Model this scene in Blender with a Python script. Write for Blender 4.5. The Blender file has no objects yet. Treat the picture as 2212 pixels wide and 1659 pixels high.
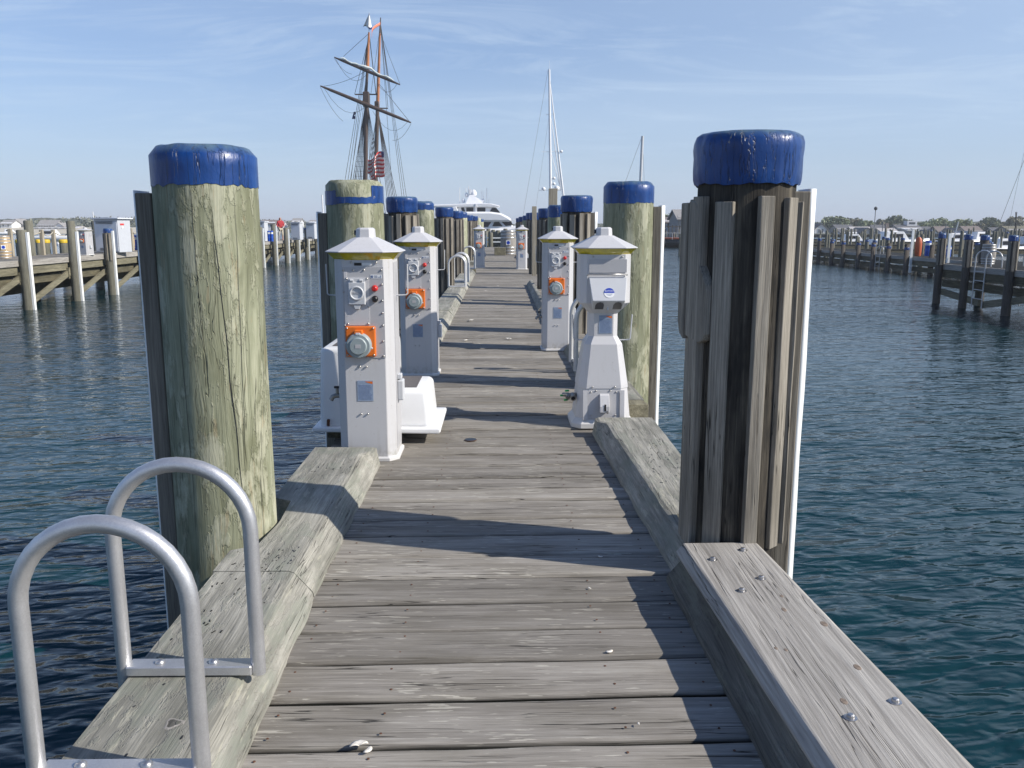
import bpy, bmesh, math, random
from mathutils import Vector, Matrix, noise
random.seed(7)
R = math.radians
PI = math.pi
scene = bpy.context.scene
COL = scene.collection
WATER = -1.5
EYE = 1.35

# ------------------------------------------------------------------ camera
F = 1850.0                                    # focal length for a 2212 px wide frame
PITCH = math.atan(345 / F)
YAW = math.atan(26 * math.cos(PITCH) / F)
fwd = Vector((math.sin(YAW) * math.cos(PITCH), math.cos(YAW) * math.cos(PITCH), -math.sin(PITCH)))
right = Vector((math.cos(YAW), -math.sin(YAW), 0))
up = right.cross(fwd)
cam_d = bpy.data.cameras.new('camera')
cam = bpy.data.objects.new('camera', cam_d)
COL.objects.link(cam)
cam.matrix_world = Matrix(((right.x, up.x, -fwd.x, 0), (right.y, up.y, -fwd.y, 0), (right.z, up.z, -fwd.z, EYE), (0, 0, 0, 1)))
cam_d.sensor_width = 36
cam_d.lens = F / 2212 * 36
cam_d.clip_start = 0.05
cam_d.clip_end = 20000
scene.camera = cam


def at(x, y, Y):
    """world point at distance Y for a direction measured on the 2212 px wide picture"""
    r = fwd * F + right * (x - 1106) - up * (y - 829.5)
    return Vector((0, 0, EYE)) + r * (Y / r.y)


# ------------------------------------------------------------------ materials
class NT:
    def __init__(s, name):
        s.m = bpy.data.materials.new(name)
        s.m.use_nodes = True
        s.t = s.m.node_tree
        s.b = s.t.nodes['Principled BSDF']
        s.out = s.t.nodes['Material Output']

    def n(s, typ, **kw):
        nd = s.t.nodes.new(typ)
        for k, v in kw.items():
            if k.startswith('i_'):
                key = k[2:].replace('_', ' ')
                key = int(key) if key.isdigit() else key
                s.set(nd.inputs[key], v)
            else:
                setattr(nd, k, v)
        return nd

    def set(s, inp, v):
        if isinstance(v, bpy.types.NodeSocket):
            s.t.links.new(v, inp)
        else:
            if isinstance(v, tuple) and len(v) == 3 and inp.type == 'RGBA':
                v = (*v, 1)
            inp.default_value = v

    def math(s, op, a, b=0.0, c=None, clamp=False):
        nd = s.t.nodes.new('ShaderNodeMath')
        nd.operation = op
        nd.use_clamp = clamp
        s.set(nd.inputs[0], a)
        s.set(nd.inputs[1], b)
        if c is not None:
            s.set(nd.inputs[2], c)
        return nd.outputs[0]

    def coord(s, scale=(1, 1, 1), rot=(0, 0, 0), kind='Object', loc=(0, 0, 0)):
        tc = s.n('ShaderNodeTexCoord')
        mp = s.n('ShaderNodeMapping', i_Vector=tc.outputs[kind], i_Scale=scale, i_Rotation=rot, i_Location=loc)
        return mp.outputs[0]

    def noise(s, vec, scale=1.0, detail=4.0, rough=0.55, dist=0.0, w=None):
        nd = s.n('ShaderNodeTexNoise', i_Scale=scale, i_Detail=detail, i_Roughness=rough, i_Distortion=dist)
        if w is not None:
            nd.noise_dimensions = '4D'
            s.set(nd.inputs['W'], w)
        s.set(nd.inputs['Vector'], vec)
        return nd.outputs[0]

    def ramp(s, fac, stops, interp='LINEAR'):
        nd = s.n('ShaderNodeValToRGB')
        cr = nd.color_ramp
        cr.interpolation = interp
        while len(cr.elements) < len(stops):
            cr.elements.new(0.5)
        for e, (p, c) in zip(cr.elements, stops):
            e.position = p
            c = (c, c, c) if isinstance(c, (int, float)) else c
            e.color = (*c, 1)
        s.set(nd.inputs[0], fac)
        return nd.outputs[0]

    def mix(s, fac, a, b, mode='MIX'):
        nd = s.n('ShaderNodeMix', data_type='RGBA', blend_type=mode)
        s.set(nd.inputs[0], fac)
        s.set(nd.inputs[6], a)
        s.set(nd.inputs[7], b)
        return nd.outputs[2]

    def bump(s, h, strength=0.5, dist=0.01, normal=None):
        nd = s.n('ShaderNodeBump', i_Strength=strength, i_Distance=dist, i_Height=h)
        if normal is not None:
            s.set(nd.inputs['Normal'], normal)
        return nd.outputs[0]

    def fin(s, col=None, rough=None, normal=None, metal=None, **kw):
        if col is not None:
            s.set(s.b.inputs['Base Color'], col)
        if rough is not None:
            s.set(s.b.inputs['Roughness'], rough)
        if normal is not None:
            s.set(s.b.inputs['Normal'], normal)
        if metal is not None:
            s.set(s.b.inputs['Metallic'], metal)
        for k, v in kw.items():
            s.set(s.b.inputs[k.replace('_', ' ')], v)
        return s.m


def plain(name, col, rough=0.5, metal=0.0, var=0.08, scale=8.0, bump=0.0, **kw):
    t = NT(name)
    v = t.coord()
    n = t.noise(v, scale, 5)
    c = t.mix(t.ramp(n, [(0.3, 1 - var), (0.7, 1 + var)]), (0, 0, 0), (0, 0, 0))
    lo = tuple(max(0, x * (1 - var)) for x in col)
    hi = tuple(min(1, x * (1 + var)) for x in col)
    c = t.ramp(n, [(0.3, lo), (0.7, hi)])
    rr = t.math('ADD', t.math('MULTIPLY', n, 0.16), rough - 0.08, clamp=True)
    nm = t.bump(t.noise(v, scale * 9, 4), bump, 0.004) if bump else None
    return t.fin(c, rr, nm, metal, **kw)


def wood(name, axis, dark, mid, light, stain=None, stain_amt=0.4, bump=0.5, fibre=1.0, crack=1.0, flake=None, flake_amt=0.0,
         rnd=0.35, wet=False, moss=None, moss_amt=0.0, rings=0.0, ring_f=16, seam=False, fl=(60, 7)):
    """weathered timber with the grain running along axis (0 x, 1 y, 2 z)"""
    t = NT(name)
    geo = t.n('ShaderNodeNewGeometry')
    isl = geo.outputs['Random Per Island']
    w = t.math('MULTIPLY', isl, 37.0)

    def sc(cross, along):
        v = [cross] * 3
        v[axis] = along
        return tuple(v)
    # gentle warp so the fibres wander
    base = t.coord()
    warp = t.noise(t.coord(sc(5, 0.9)), 1.0, 3, w=w)
    off = t.math('MULTIPLY', t.math('SUBTRACT', warp, 0.5), 0.05 * fibre)
    comb = t.n('ShaderNodeCombineXYZ')
    for i in range(3):
        if i != axis:
            t.set(comb.inputs[i], off)
    vadd = t.n('ShaderNodeVectorMath', operation='ADD')
    t.set(vadd.inputs[0], base)
    t.set(vadd.inputs[1], comb.outputs[0])

    def mp(scale):
        return t.n('ShaderNodeMapping', i_Vector=vadd.outputs[0], i_Scale=scale).outputs[0]
    fine = t.noise(mp(sc(170, 5)), 1.0, 5, 0.65, w=w)
    streak = t.noise(mp(sc(38, 1.6)), 1.0, 5, 0.6, w=w)
    broad = t.noise(mp(sc(5, 0.9)), 1.0, 4, 0.55, w=w)
    g = t.math('ADD', t.math('MULTIPLY', streak, 0.42), t.math('ADD', t.math('MULTIPLY', fine, 0.42), t.math('MULTIPLY', broad, 0.30)))
    if rings:
        wv = t.n('ShaderNodeTexWave', wave_type='BANDS', bands_direction='DIAGONAL', i_Scale=1.0, i_Distortion=7.0, i_Detail=2.0, i_Detail_Scale=1.2)
        t.set(wv.inputs['Vector'], t.coord(sc(ring_f, 0.9 if ring_f < 20 else 0.5)))
        g = t.math('ADD', g, t.math('MULTIPLY', t.math('SUBTRACT', wv.outputs[1], 0.5), rings))
    c = t.ramp(g, [(0.42, dark), (0.57, mid), (0.72, light)])
    if stain:
        sn = t.noise(mp(sc(7, 2.2)), 1.0, 5, 0.6, w=w)
        c = t.mix(t.math('MULTIPLY', t.ramp(sn, [(0.45, 0), (0.62, 1)]), stain_amt), c, stain)
    if moss:
        mn = t.noise(t.coord(sc(9, 3.5)), 1.0, 6, 0.7)
        c = t.mix(t.math('MULTIPLY', t.ramp(mn, [(0.5, 0), (0.6, 1)]), moss_amt), c, moss)
    if flake:
        fn = t.noise(mp(sc(*fl)), 1.0, 3, 0.5, w=w)
        fn2 = t.noise(base, 3.0, 2)
        f = t.math('ADD', fn, t.math('MULTIPLY', t.math('SUBTRACT', fn2, 0.5), 0.35))
        c = t.mix(t.math('MULTIPLY', t.ramp(f, [(0.635, 0), (0.665, 1)]), flake_amt), c, flake)
    # long narrow cracks
    ck = t.noise(mp(sc(55, 1.1)), 1.0, 2, 0.5, w=w)
    ckm = t.ramp(t.math('ABSOLUTE', t.math('SUBTRACT', ck, 0.5)), [(0.0, 1), (0.012, 0)])
    gate = t.ramp(t.noise(mp(sc(9, 1.3)), 1.0, 3, w=w), [(0.52, 0), (0.6, 1)])
    ckm = t.math('MULTIPLY', t.math('MULTIPLY', ckm, gate), crack, clamp=True)
    c = t.mix(t.math('MULTIPLY', ckm, 0.85), c, tuple(x * 0.16 for x in dark))
    # board to board difference
    hv = t.n('ShaderNodeHueSaturation', i_Color=c)
    t.set(hv.inputs['Value'], t.math('ADD', t.math('MULTIPLY', isl, rnd), 1 - rnd * 0.5))
    c = hv.outputs[0]
    if seam:     # dark tone below the board tops, in the joints between boards
        zs = t.n('ShaderNodeSeparateXYZ', i_0=base).outputs[2]
        zz_ = t.math('ADD', zs, t.math('MULTIPLY', t.math('SUBTRACT', streak, 0.5), 0.012))
        c = t.mix(t.ramp(t.math('MULTIPLY', t.math('ADD', zz_, 0.05), 10.0), [(0.32, 1), (0.42, 0)]), c, (0.012, 0.012, 0.009))
    h = t.math('SUBTRACT', t.math('ADD', t.math('MULTIPLY', streak, 0.6), t.math('MULTIPLY', fine, 0.4)), t.math('MULTIPLY', ckm, 1.2))
    if moss:    # flaking surface layer stands slightly proud
        h = t.math('ADD', h, t.math('MULTIPLY', t.ramp(mn, [(0.5, 0), (0.53, 1)]), 0.35))
    nm = t.bump(h, bump, 0.006)
    return t.fin(c, 0.45 if wet else 0.82, nm, Specular_IOR_Level=0.35)


M = {}
M['deck'] = wood('deck_wood', 0, (0.125, 0.112, 0.096), (0.245, 0.224, 0.196), (0.36, 0.335, 0.298), stain=(0.13, 0.115, 0.088), stain_amt=0.4, fibre=0.35,
                 flake=(0.50, 0.47, 0.40), flake_amt=0.6, rnd=0.36, bump=1.0, crack=2.2, seam=True, fl=(120, 11))
M['curb'] = wood('curb_wood', 1, (0.14, 0.136, 0.118), (0.30, 0.288, 0.25), (0.48, 0.46, 0.40), stain=(0.13, 0.128, 0.105), stain_amt=0.6,
                 moss=(0.20, 0.22, 0.175), moss_amt=0.45, bump=0.8, rnd=0.15, flake=(0.48, 0.46, 0.36), flake_amt=0.35)
M['curb_new'] = wood('curb_board_wood', 1, (0.19, 0.176, 0.158), (0.33, 0.31, 0.282), (0.47, 0.445, 0.405), bump=0.8, rnd=0.1, rings=0.08, ring_f=30, crack=1.0)
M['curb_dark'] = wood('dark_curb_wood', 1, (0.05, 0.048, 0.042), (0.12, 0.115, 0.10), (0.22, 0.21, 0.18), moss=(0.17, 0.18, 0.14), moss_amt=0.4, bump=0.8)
M['pile_green'] = wood('treated_pile_wood', 2, (0.17, 0.178, 0.115), (0.32, 0.332, 0.225), (0.50, 0.50, 0.365), stain=(0.17, 0.175, 0.10), stain_amt=0.7,
                       moss=(0.58, 0.57, 0.43), moss_amt=0.6, flake=(0.42, 0.29, 0.16), flake_amt=0.25, bump=1.2, crack=0.6, fibre=3.0)
M['pile_dark'] = wood('old_pile_wood', 2, (0.018, 0.016, 0.013), (0.075, 0.064, 0.05), (0.20, 0.175, 0.13), stain=(0.008, 0.008, 0.008), stain_amt=1.0, bump=1.0)
M['batten'] = wood('batten_wood', 2, (0.09, 0.081, 0.067), (0.20, 0.18, 0.15), (0.33, 0.30, 0.25), stain=(0.08, 0.072, 0.056), stain_amt=0.45, bump=1.0, rnd=0.8, rings=0.06, ring_f=55, crack=1.6)
M['fender'] = wood('fender_timber', 2, (0.07, 0.062, 0.05), (0.155, 0.14, 0.115), (0.25, 0.225, 0.185), bump=0.5)
M['beam'] = wood('beam_wood', 1, (0.03, 0.027, 0.018), (0.10, 0.09, 0.058), (0.22, 0.19, 0.12), bump=0.5)
M['fascia'] = wood('fascia_wood', 1, (0.07, 0.065, 0.045), (0.17, 0.155, 0.105), (0.31, 0.285, 0.20), bump=0.4)
M['post'] = wood('post_wood', 2, (0.16, 0.14, 0.11), (0.30, 0.265, 0.205), (0.42, 0.38, 0.30), bump=0.5, rnd=0.4)
M['far_pile'] = wood('distant_pile_wood', 2, (0.07, 0.068, 0.052), (0.145, 0.14, 0.11), (0.25, 0.24, 0.19), bump=0.4, rnd=0.5)
M['dark_pile'] = wood('dark_pile_wood', 2, (0.035, 0.03, 0.025), (0.075, 0.065, 0.055), (0.13, 0.115, 0.10), bump=0.4, rnd=0.4)  # plain dark wood tone for clad cores, right-hand piers and the railing


def paint_blue():
    t = NT('blue_pile_paint')
    v = t.coord((1, 1, 0.35))
    n = t.noise(v, 7, 6, 0.6)
    c = t.ramp(n, [(0.3, (0.003, 0.020, 0.085)), (0.5, (0.006, 0.046, 0.20)), (0.75, (0.015, 0.085, 0.29))])
    chips = t.noise(t.coord((1, 1, 0.6)), 22, 4, 0.6)
    c = t.mix(t.ramp(chips, [(0.67, 0), (0.69, 1)]), c, (0.30, 0.27, 0.22))
    sep = t.n('ShaderNodeSeparateXYZ', i_0=t.n('ShaderNodeNewGeometry').outputs['Normal'])
    topw = t.math('MULTIPLY', t.ramp(sep.outputs[2], [(0.35, 0), (0.8, 1)]), t.ramp(t.noise(v, 16, 5), [(0.35, 0.25), (0.6, 0.9)]))
    c = t.mix(t.math('MULTIPLY', topw, 0.75), c, (0.14, 0.21, 0.22))
    vert = t.noise(t.coord((26, 26, 1.2)), 1, 4, 0.6)
    ck = t.ramp(t.math('ABSOLUTE', t.math('SUBTRACT', vert, 0.5)), [(0, 1), (0.012, 0)])
    c = t.mix(t.math('MULTIPLY', ck, 0.7), c, (0.002, 0.005, 0.02))
    h = t.math('ADD', n, t.math('SUBTRACT', t.math('MULTIPLY', chips, 0.6), ck))
    return t.fin(c, t.math('ADD', t.math('MULTIPLY', n, 0.25), 0.22), t.bump(h, 0.6, 0.008))


M['blue'] = paint_blue()
M['wrap'] = paint_blue()
M['wrap'].name = 'glossy_blue_wrap'
M['ped_old'] = plain('unused_coat', (0.50, 0.495, 0.515), 0.42, var=0.03, bump=0.03)
def ped_mat():
    t = NT('pedestal_powder_coat')
    v = t.coord()
    st = t.noise(t.coord((34, 34, 1.6)), 1.0, 5, 0.6)
    bl = t.noise(v, 5.0, 6, 0.65)
    g = t.math('MULTIPLY', t.ramp(st, [(0.5, 0), (0.75, 1)]), t.ramp(bl, [(0.42, 0), (0.7, 1)]))
    sp = t.noise(v, 90, 3, 0.5)
    g2 = t.math('MULTIPLY', t.ramp(sp, [(0.69, 0), (0.72, 1)]), 0.5)
    c = t.mix(t.math('MULTIPLY', g, 0.55), (0.56, 0.555, 0.565), (0.35, 0.32, 0.27))
    c = t.mix(g2, c, (0.25, 0.22, 0.18))
    zs = t.n('ShaderNodeSeparateXYZ', i_0=v).outputs[2]
    low = t.math('MULTIPLY', t.ramp(zs, [(0.0, 1), (0.10, 0)]), t.ramp(t.noise(v, 25, 4), [(0.4, 0), (0.6, 0.7)]))
    c = t.mix(low, c, (0.27, 0.26, 0.20))
    return t.fin(c, t.math('ADD', t.math('MULTIPLY', bl, 0.25), 0.32), t.bump(sp, 0.05, 0.002))


M['ped'] = ped_mat()
M['ped_plate'] = plain('pedestal_face_plate', (0.46, 0.455, 0.465), 0.45, var=0.03)
M['ped_edge'] = plain('pedestal_base_coat', (0.62, 0.61, 0.60), 0.5, var=0.06)
M['white'] = plain('white_gelcoat', (0.80, 0.80, 0.80), 0.32, var=0.03)
M['boatwhite'] = plain('boat_white_paint', (0.82, 0.82, 0.83), 0.3, var=0.02, scale=1)
M['strip'] = plain('white_vinyl_strip', (0.86, 0.87, 0.85), 0.4, var=0.06, scale=4)
M['amber'] = plain('amber_lamp_lens', (0.52, 0.43, 0.02), 0.16, var=0.2, scale=30, Coat_Weight=0.6)
M['orange'] = plain('orange_plastic', (0.74, 0.17, 0.02), 0.38, var=0.05)
M['greycap'] = plain('grey_plastic_cap', (0.30, 0.35, 0.36), 0.4, var=0.05)
M['lightplastic'] = plain('light_grey_plastic', (0.56, 0.57, 0.59), 0.38, var=0.03)
M['red'] = plain('red_plastic', (0.55, 0.02, 0.02), 0.3)
M['black'] = plain('black_plastic', (0.012, 0.012, 0.014), 0.35)
M['metal'] = plain('brushed_screw_steel', (0.50, 0.49, 0.48), 0.35, 0.9)
M['dull_metal'] = plain('dull_bronze_fitting', (0.33, 0.31, 0.28), 0.45, 0.85, var=0.2, scale=40)
M['green_h'] = plain('green_handle_plastic', (0.03, 0.42, 0.10), 0.4)
M['rust'] = plain('rusty_metal', (0.13, 0.06, 0.035), 0.8, 0.3, var=0.3, scale=60)
M['label'] = plain('pale_blue_label', (0.27, 0.34, 0.46), 0.25, var=0.12, scale=60)
M['label_dark'] = plain('label_print_blue', (0.10, 0.15, 0.30), 0.3)
M['sticker_w'] = plain('white_sticker', (0.8, 0.8, 0.8), 0.35)
M['sticker_b'] = plain('blue_sticker', (0.01, 0.05, 0.42), 0.3)
M['tread'] = plain('grey_tread_pad', (0.11, 0.10, 0.10), 0.7, var=0.25, scale=90, bump=0.3)
M['shell'] = plain('shell_white', (0.75, 0.70, 0.62), 0.5, var=0.2, scale=80, bump=0.3)
M['knot'] = plain('brown_knot_wood', (0.20, 0.155, 0.12), 0.8, var=0.4, scale=120)
M['glass_dark'] = plain('tinted_window_glass', (0.02, 0.02, 0.025), 0.08)
M['rope'] = plain('pale_rope', (0.45, 0.41, 0.33), 0.8, var=0.15, scale=40)
M['spar'] = wood('spar_wood', 2, (0.20, 0.075, 0.03), (0.42, 0.17, 0.075), (0.55, 0.25, 0.12), bump=0.2, crack=0)
M['spar_dark'] = plain('dark_spar_paint', (0.07, 0.046, 0.035), 0.5, var=0.2)
M['rig'] = plain('tarred_rigging', (0.045, 0.04, 0.04), 0.8)
M['rig_grey'] = plain('grey_rigging', (0.20, 0.20, 0.21), 0.7)
M['sail'] = plain('furled_canvas', (0.66, 0.70, 0.66), 0.8, var=0.15, scale=3)
M['flag_w'] = plain('flag_white_cloth', (0.85, 0.84, 0.82), 0.8)
M['flag_r'] = plain('flag_red_cloth', (0.62, 0.05, 0.05), 0.8)
M['flag_b'] = plain('flag_blue_cloth', (0.02, 0.03, 0.14), 0.8)
M['streamer'] = plain('orange_streamer_cloth', (0.75, 0.22, 0.12), 0.8)
M['hull_black'] = plain('black_hull_paint', (0.015, 0.018, 0.02), 0.3)
M['cab'] = plain('cabinet_grey_paint', (0.52, 0.54, 0.58), 0.5, var=0.04)
M['cabw'] = plain('cabinet_pale_paint', (0.70, 0.72, 0.76), 0.5, var=0.04)
M['blue_pl'] = plain('blue_plastic', (0.01, 0.08, 0.46), 0.35)
M['yellow'] = plain('yellow_cap_paint', (0.62, 0.42, 0.02), 0.5)
M['cask'] = wood('cask_staves', 2, (0.30, 0.20, 0.11), (0.48, 0.36, 0.22), (0.60, 0.48, 0.32), bump=0.4, rnd=0.3)
M['cask_grey'] = wood('grey_cask_staves', 2, (0.18, 0.165, 0.15), (0.30, 0.28, 0.255), (0.44, 0.41, 0.38), bump=0.5, rnd=0.4)
M['band'] = plain('galvanised_band', (0.55, 0.56, 0.57), 0.35, 0.7)
M['skin'] = plain('skin', (0.52, 0.30, 0.21), 0.6)
M['redcloth'] = plain('red_jacket_cloth', (0.42, 0.035, 0.045), 0.85, var=0.15)
M['khaki'] = plain('khaki_cloth', (0.50, 0.44, 0.33), 0.85)
M['shingle'] = plain('grey_shingle_wall', (0.30, 0.285, 0.275), 0.85, var=0.15, scale=2)
M['shingle_p'] = plain('pale_shingle_wall', (0.46, 0.43, 0.42), 0.85, var=0.1, scale=2)
M['wallw'] = plain('white_clapboard', (0.68, 0.68, 0.69), 0.7, var=0.06, scale=2)
M['roof'] = plain('grey_roof_shingle', (0.115, 0.115, 0.125), 0.85, var=0.2, scale=3)
M['roofb'] = plain('brown_roof_shingle', (0.19, 0.155, 0.14), 0.85, var=0.2, scale=3)
M['trim'] = plain('white_window_trim', (0.72, 0.72, 0.72), 0.5)
M['pane'] = plain('window_pane', (0.06, 0.07, 0.085), 0.15)
M['bark'] = plain('bark', (0.09, 0.07, 0.05), 0.9, var=0.3, scale=20)
M['sand'] = plain('beach_sand', (0.52, 0.47, 0.37), 0.9, var=0.12, scale=0.3)
M['orange_dull'] = plain('faded_orange_plastic', (0.48, 0.10, 0.03), 0.5)


def aluminium():
    t = NT('satin_aluminium')
    v = t.coord()
    n = t.noise(v, 9, 5, 0.65)
    sp = t.noise(v, 260, 3, 0.6)
    c = t.ramp(t.math('ADD', t.math('MULTIPLY', n, 0.6), t.math('MULTIPLY', sp, 0.4)), [(0.35, (0.50, 0.50, 0.51)), (0.65, (0.66, 0.66, 0.67))])
    return t.fin(c, t.math('ADD', t.math('MULTIPLY', sp, 0.25), 0.30), t.bump(sp, 0.15, 0.002), 0.75)


M['alu'] = aluminium()
M['hoopw'] = plain('pale_aluminium', (0.60, 0.60, 0.60), 0.4, 0.35)


def leaves(name, a, b):
    t = NT(name)
    isl = t.n('ShaderNodeNewGeometry').outputs['Random Per Island']
    n = t.noise(t.coord(), 0.35, 3)
    f = t.math('ADD', t.math('MULTIPLY', isl, 0.6), t.math('MULTIPLY', n, 0.5))
    return t.fin(t.ramp(f, [(0.25, a), (0.8, b)]), 0.7)


M['leaf_a'] = leaves('spring_leaves', (0.16, 0.19, 0.10), (0.34, 0.38, 0.22))
M['leaf_b'] = leaves('dark_leaves', (0.11, 0.135, 0.08), (0.24, 0.27, 0.16))
M['leaf_c'] = leaves('budding_leaves', (0.14, 0.135, 0.08), (0.30, 0.28, 0.19))
M['scrub'] = leaves('scrub_leaves', (0.10, 0.11, 0.085), (0.20, 0.205, 0.15))


def hill_mat():
    t = NT('scrub_hill_ground')
    n = t.noise(t.coord(), 0.06, 7, 0.65)
    return t.fin(t.ramp(n, [(0.35, (0.04, 0.05, 0.03)), (0.6, (0.10, 0.105, 0.06)), (0.75, (0.17, 0.16, 0.11))]), 0.9)


M['hill'] = hill_mat()


def water_mat():
    t = NT('harbour_water')
    v = t.coord((1, 1, 1), (0, 0, R(-9)))

    def nz(sx, sy, det, rough, dist=0.0):
        mp = t.n('ShaderNodeMapping', i_Vector=v, i_Scale=(sx, sy, 1))
        return t.noise(mp.outputs[0], 1.0, det, rough, dist)
    swell = nz(0.35, 1.0, 2, 0.5, 0.4)
    rip = nz(2.6, 5.6, 2, 0.45, 0.4)
    small = nz(6.0, 11.0, 2, 0.5, 0.3)
    h = t.math('ADD', t.math('MULTIPLY', swell, 1.3), t.math('ADD', t.math('MULTIPLY', rip, 0.62), t.math('MULTIPLY', small, 0.07)))
    patch = t.ramp(nz(0.05, 0.12, 3, 0.55), [(0.35, 0.62), (0.65, 1.15)])
    h = t.math('MULTIPLY', h, patch)
    nm = t.bump(h, 1.0, 0.10)
    big = nz(0.02, 0.05, 3, 0.5)
    c = t.ramp(big, [(0.35, (0.0018, 0.019, 0.026)), (0.65, (0.003, 0.029, 0.035))])
    return t.fin(c, 0.10, nm, IOR=1.33)


M['water'] = water_mat()


# ------------------------------------------------------------------ mesh helpers
class MB:
    def __init__(s):
        s.v, s.f, s.sm = [], [], []

    def add(s, vs, fs, smooth=False):
        o = len(s.v)
        s.v += [tuple(p) for p in vs]
        s.f += [tuple(i + o for i in f) for f in fs]
        s.sm += [smooth] * len(fs)
        return s

    def box(s, c, size, rot=None, pivot=None):
        x, y, z = (a / 2 for a in size)
        vs = [Vector((i * x, j * y, k * z)) for i in (-1, 1) for j in (-1, 1) for k in (-1, 1)]
        if rot is not None:
            m = rot if isinstance(rot, Matrix) else Matrix.Rotation(rot, 3, 'Z')
            vs = [m @ p for p in vs]
        vs = [p + Vector(c) for p in vs]
        return s.add(vs, [(0, 1, 3, 2), (4, 6, 7, 5), (0, 4, 5, 1), (2, 3, 7, 6), (0, 2, 6, 4), (1, 5, 7, 3)])

    def bar(s, a, b, w, h=None):
        """rectangular bar from a to b"""
        a, b = Vector(a), Vector(b)
        d = b - a
        q = d.to_track_quat('Z', 'Y').to_matrix()
        return s.box((a + b) / 2, (w, h or w, d.length), q)

    def tube(s, pts, r, seg=12, caps=True, smooth=True):
        pts = [Vector(p) for p in pts]
        rs = r if isinstance(r, (list, tuple)) else [r] * len(pts)
        vs, fs = [], []
        prev = None
        for i, p in enumerate(pts):
            if i == 0:
                d = pts[1] - p
            elif i == len(pts) - 1:
                d = p - pts[i - 1]
            else:
                d = (pts[i + 1] - p).normalized() + (p - pts[i - 1]).normalized()
            d.normalize()
            if prev is None:
                u = d.orthogonal().normalized()
            else:
                u = (prev - d * prev.dot(d))
                u = u.normalized() if u.length > 1e-6 else d.orthogonal().normalized()
            prev = u
            w = d.cross(u)
            for k in range(seg):
                a = 2 * PI * k / seg
                vs.append(p + (u * math.cos(a) + w * math.sin(a)) * rs[i])
        for i in range(len(pts) - 1):
            for k in range(seg):
                k2 = (k + 1) % seg
                fs.append((i * seg + k, i * seg + k2, (i + 1) * seg + k2, (i + 1) * seg + k))
        s.add(vs, fs, smooth)
        if caps:
            n = len(pts)
            s.add([vs[k] for k in range(seg)], [tuple(reversed(range(seg)))])
            s.add([vs[(n - 1) * seg + k] for k in range(seg)], [tuple(range(seg))])
        return s

    def lathe(s, prof, seg=32, c=(0, 0, 0), smooth=True, jitter=None, cap0=True, cap1=True):
        vs, fs = [], []
        n = len(prof)
        for i, (r, z) in enumerate(prof):
            for k in range(seg):
                a = 2 * PI * k / seg
                rr, zz = (r, z) if jitter is None else jitter(a, r, z, i)
                vs.append((c[0] + rr * math.cos(a), c[1] + rr * math.sin(a), c[2] + zz))
        for i in range(n - 1):
            for k in range(seg):
                k2 = (k + 1) % seg
                fs.append((i * seg + k, i * seg + k2, (i + 1) * seg + k2, (i + 1) * seg + k))
        s.add(vs, fs, smooth)
        if cap0:
            s.add(vs[:seg], [tuple(reversed(range(seg)))])
        if cap1:
            s.add(vs[-seg:], [tuple(range(seg))])
        return s

    def octo(s, rings, c=(0, 0, 0), ch=0.29):
        """stack of chamfered squares: rings of (half_x, half_y, z, dx, dy)"""
        vs, fs = [], []
        for rg in rings:
            hx, hy, z = rg[:3]
            dx, dy = (rg[3:] + (0, 0))[:2] if len(rg) > 3 else (0, 0)
            k = min(hx, hy) * ch
            for (x, y) in ((hx - k, -hy), (hx, -hy + k), (hx, hy - k), (hx - k, hy), (-hx + k, hy), (-hx, hy - k), (-hx, -hy + k), (-hx + k, -hy)):
                vs.append((c[0] + x + dx, c[1] + y + dy, c[2] + z))
        n = len(rings)
        for i in range(n - 1):
            for k in range(8):
                k2 = (k + 1) % 8
                fs.append((i * 8 + k, i * 8 + k2, (i + 1) * 8 + k2, (i + 1) * 8 + k))
        fs.append(tuple(reversed(range(8))))
        fs.append(tuple(range((n - 1) * 8, n * 8)))
        return s.add(vs, fs)

    def prism(s, poly, a, b, plane='XZ'):
        """extrude a 2-D outline from a to b along the remaining axis"""
        def P(u, v, w):
            return {'XZ': (u, w, v), 'XY': (u, v, w), 'YZ': (w, u, v)}[plane]
        n = len(poly)
        vs = [P(u, v, a) for u, v in poly] + [P(u, v, b) for u, v in poly]
        fs = [tuple(reversed(range(n))), tuple(range(n, 2 * n))]
        for i in range(n):
            j = (i + 1) % n
            fs.append((i, j, n + j, n + i))
        return s.add(vs, fs)

    def build(s, name, mat, parent=None, bevel=0.0, loc=None, fix=True, seg=1):
        me = bpy.data.meshes.new(name)
        me.from_pydata(s.v, [], s.f)
        me.polygons.foreach_set('use_smooth', s.sm)
        if fix:
            bm = bmesh.new()
            bm.from_mesh(me)
            bmesh.ops.recalc_face_normals(bm, faces=bm.faces)
            bm.to_mesh(me)
            bm.free()
        me.materials.append(mat)
        o = bpy.data.objects.new(name, me)
        COL.objects.link(o)
        if parent is not None:
            o.parent = parent
        if loc is not None:
            o.location = loc
        if bevel:
            b = o.modifiers.new('bevel', 'BEVEL')
            b.width = bevel
            b.segments = seg
            b.limit_method = 'ANGLE'
            b.angle_limit = R(40)
        return o


def tag(o, label=None, cat=None, group=None, kind=None):
    if label:
        o['label'] = label
    if cat:
        o['category'] = cat
    if group:
        o['group'] = group
    if kind:
        o['kind'] = kind
    return o


def empty(name, loc, label, cat, group=None, rz=0.0):
    o = bpy.data.objects.new(name, None)
    o.empty_display_size = 0.1
    COL.objects.link(o)
    o.location = loc
    o.rotation_euler = (0, 0, rz)
    return tag(o, label, cat, group)


KIDS = {}


def children(o):
    return [c for c in COL.objects if c.parent == o]


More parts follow.
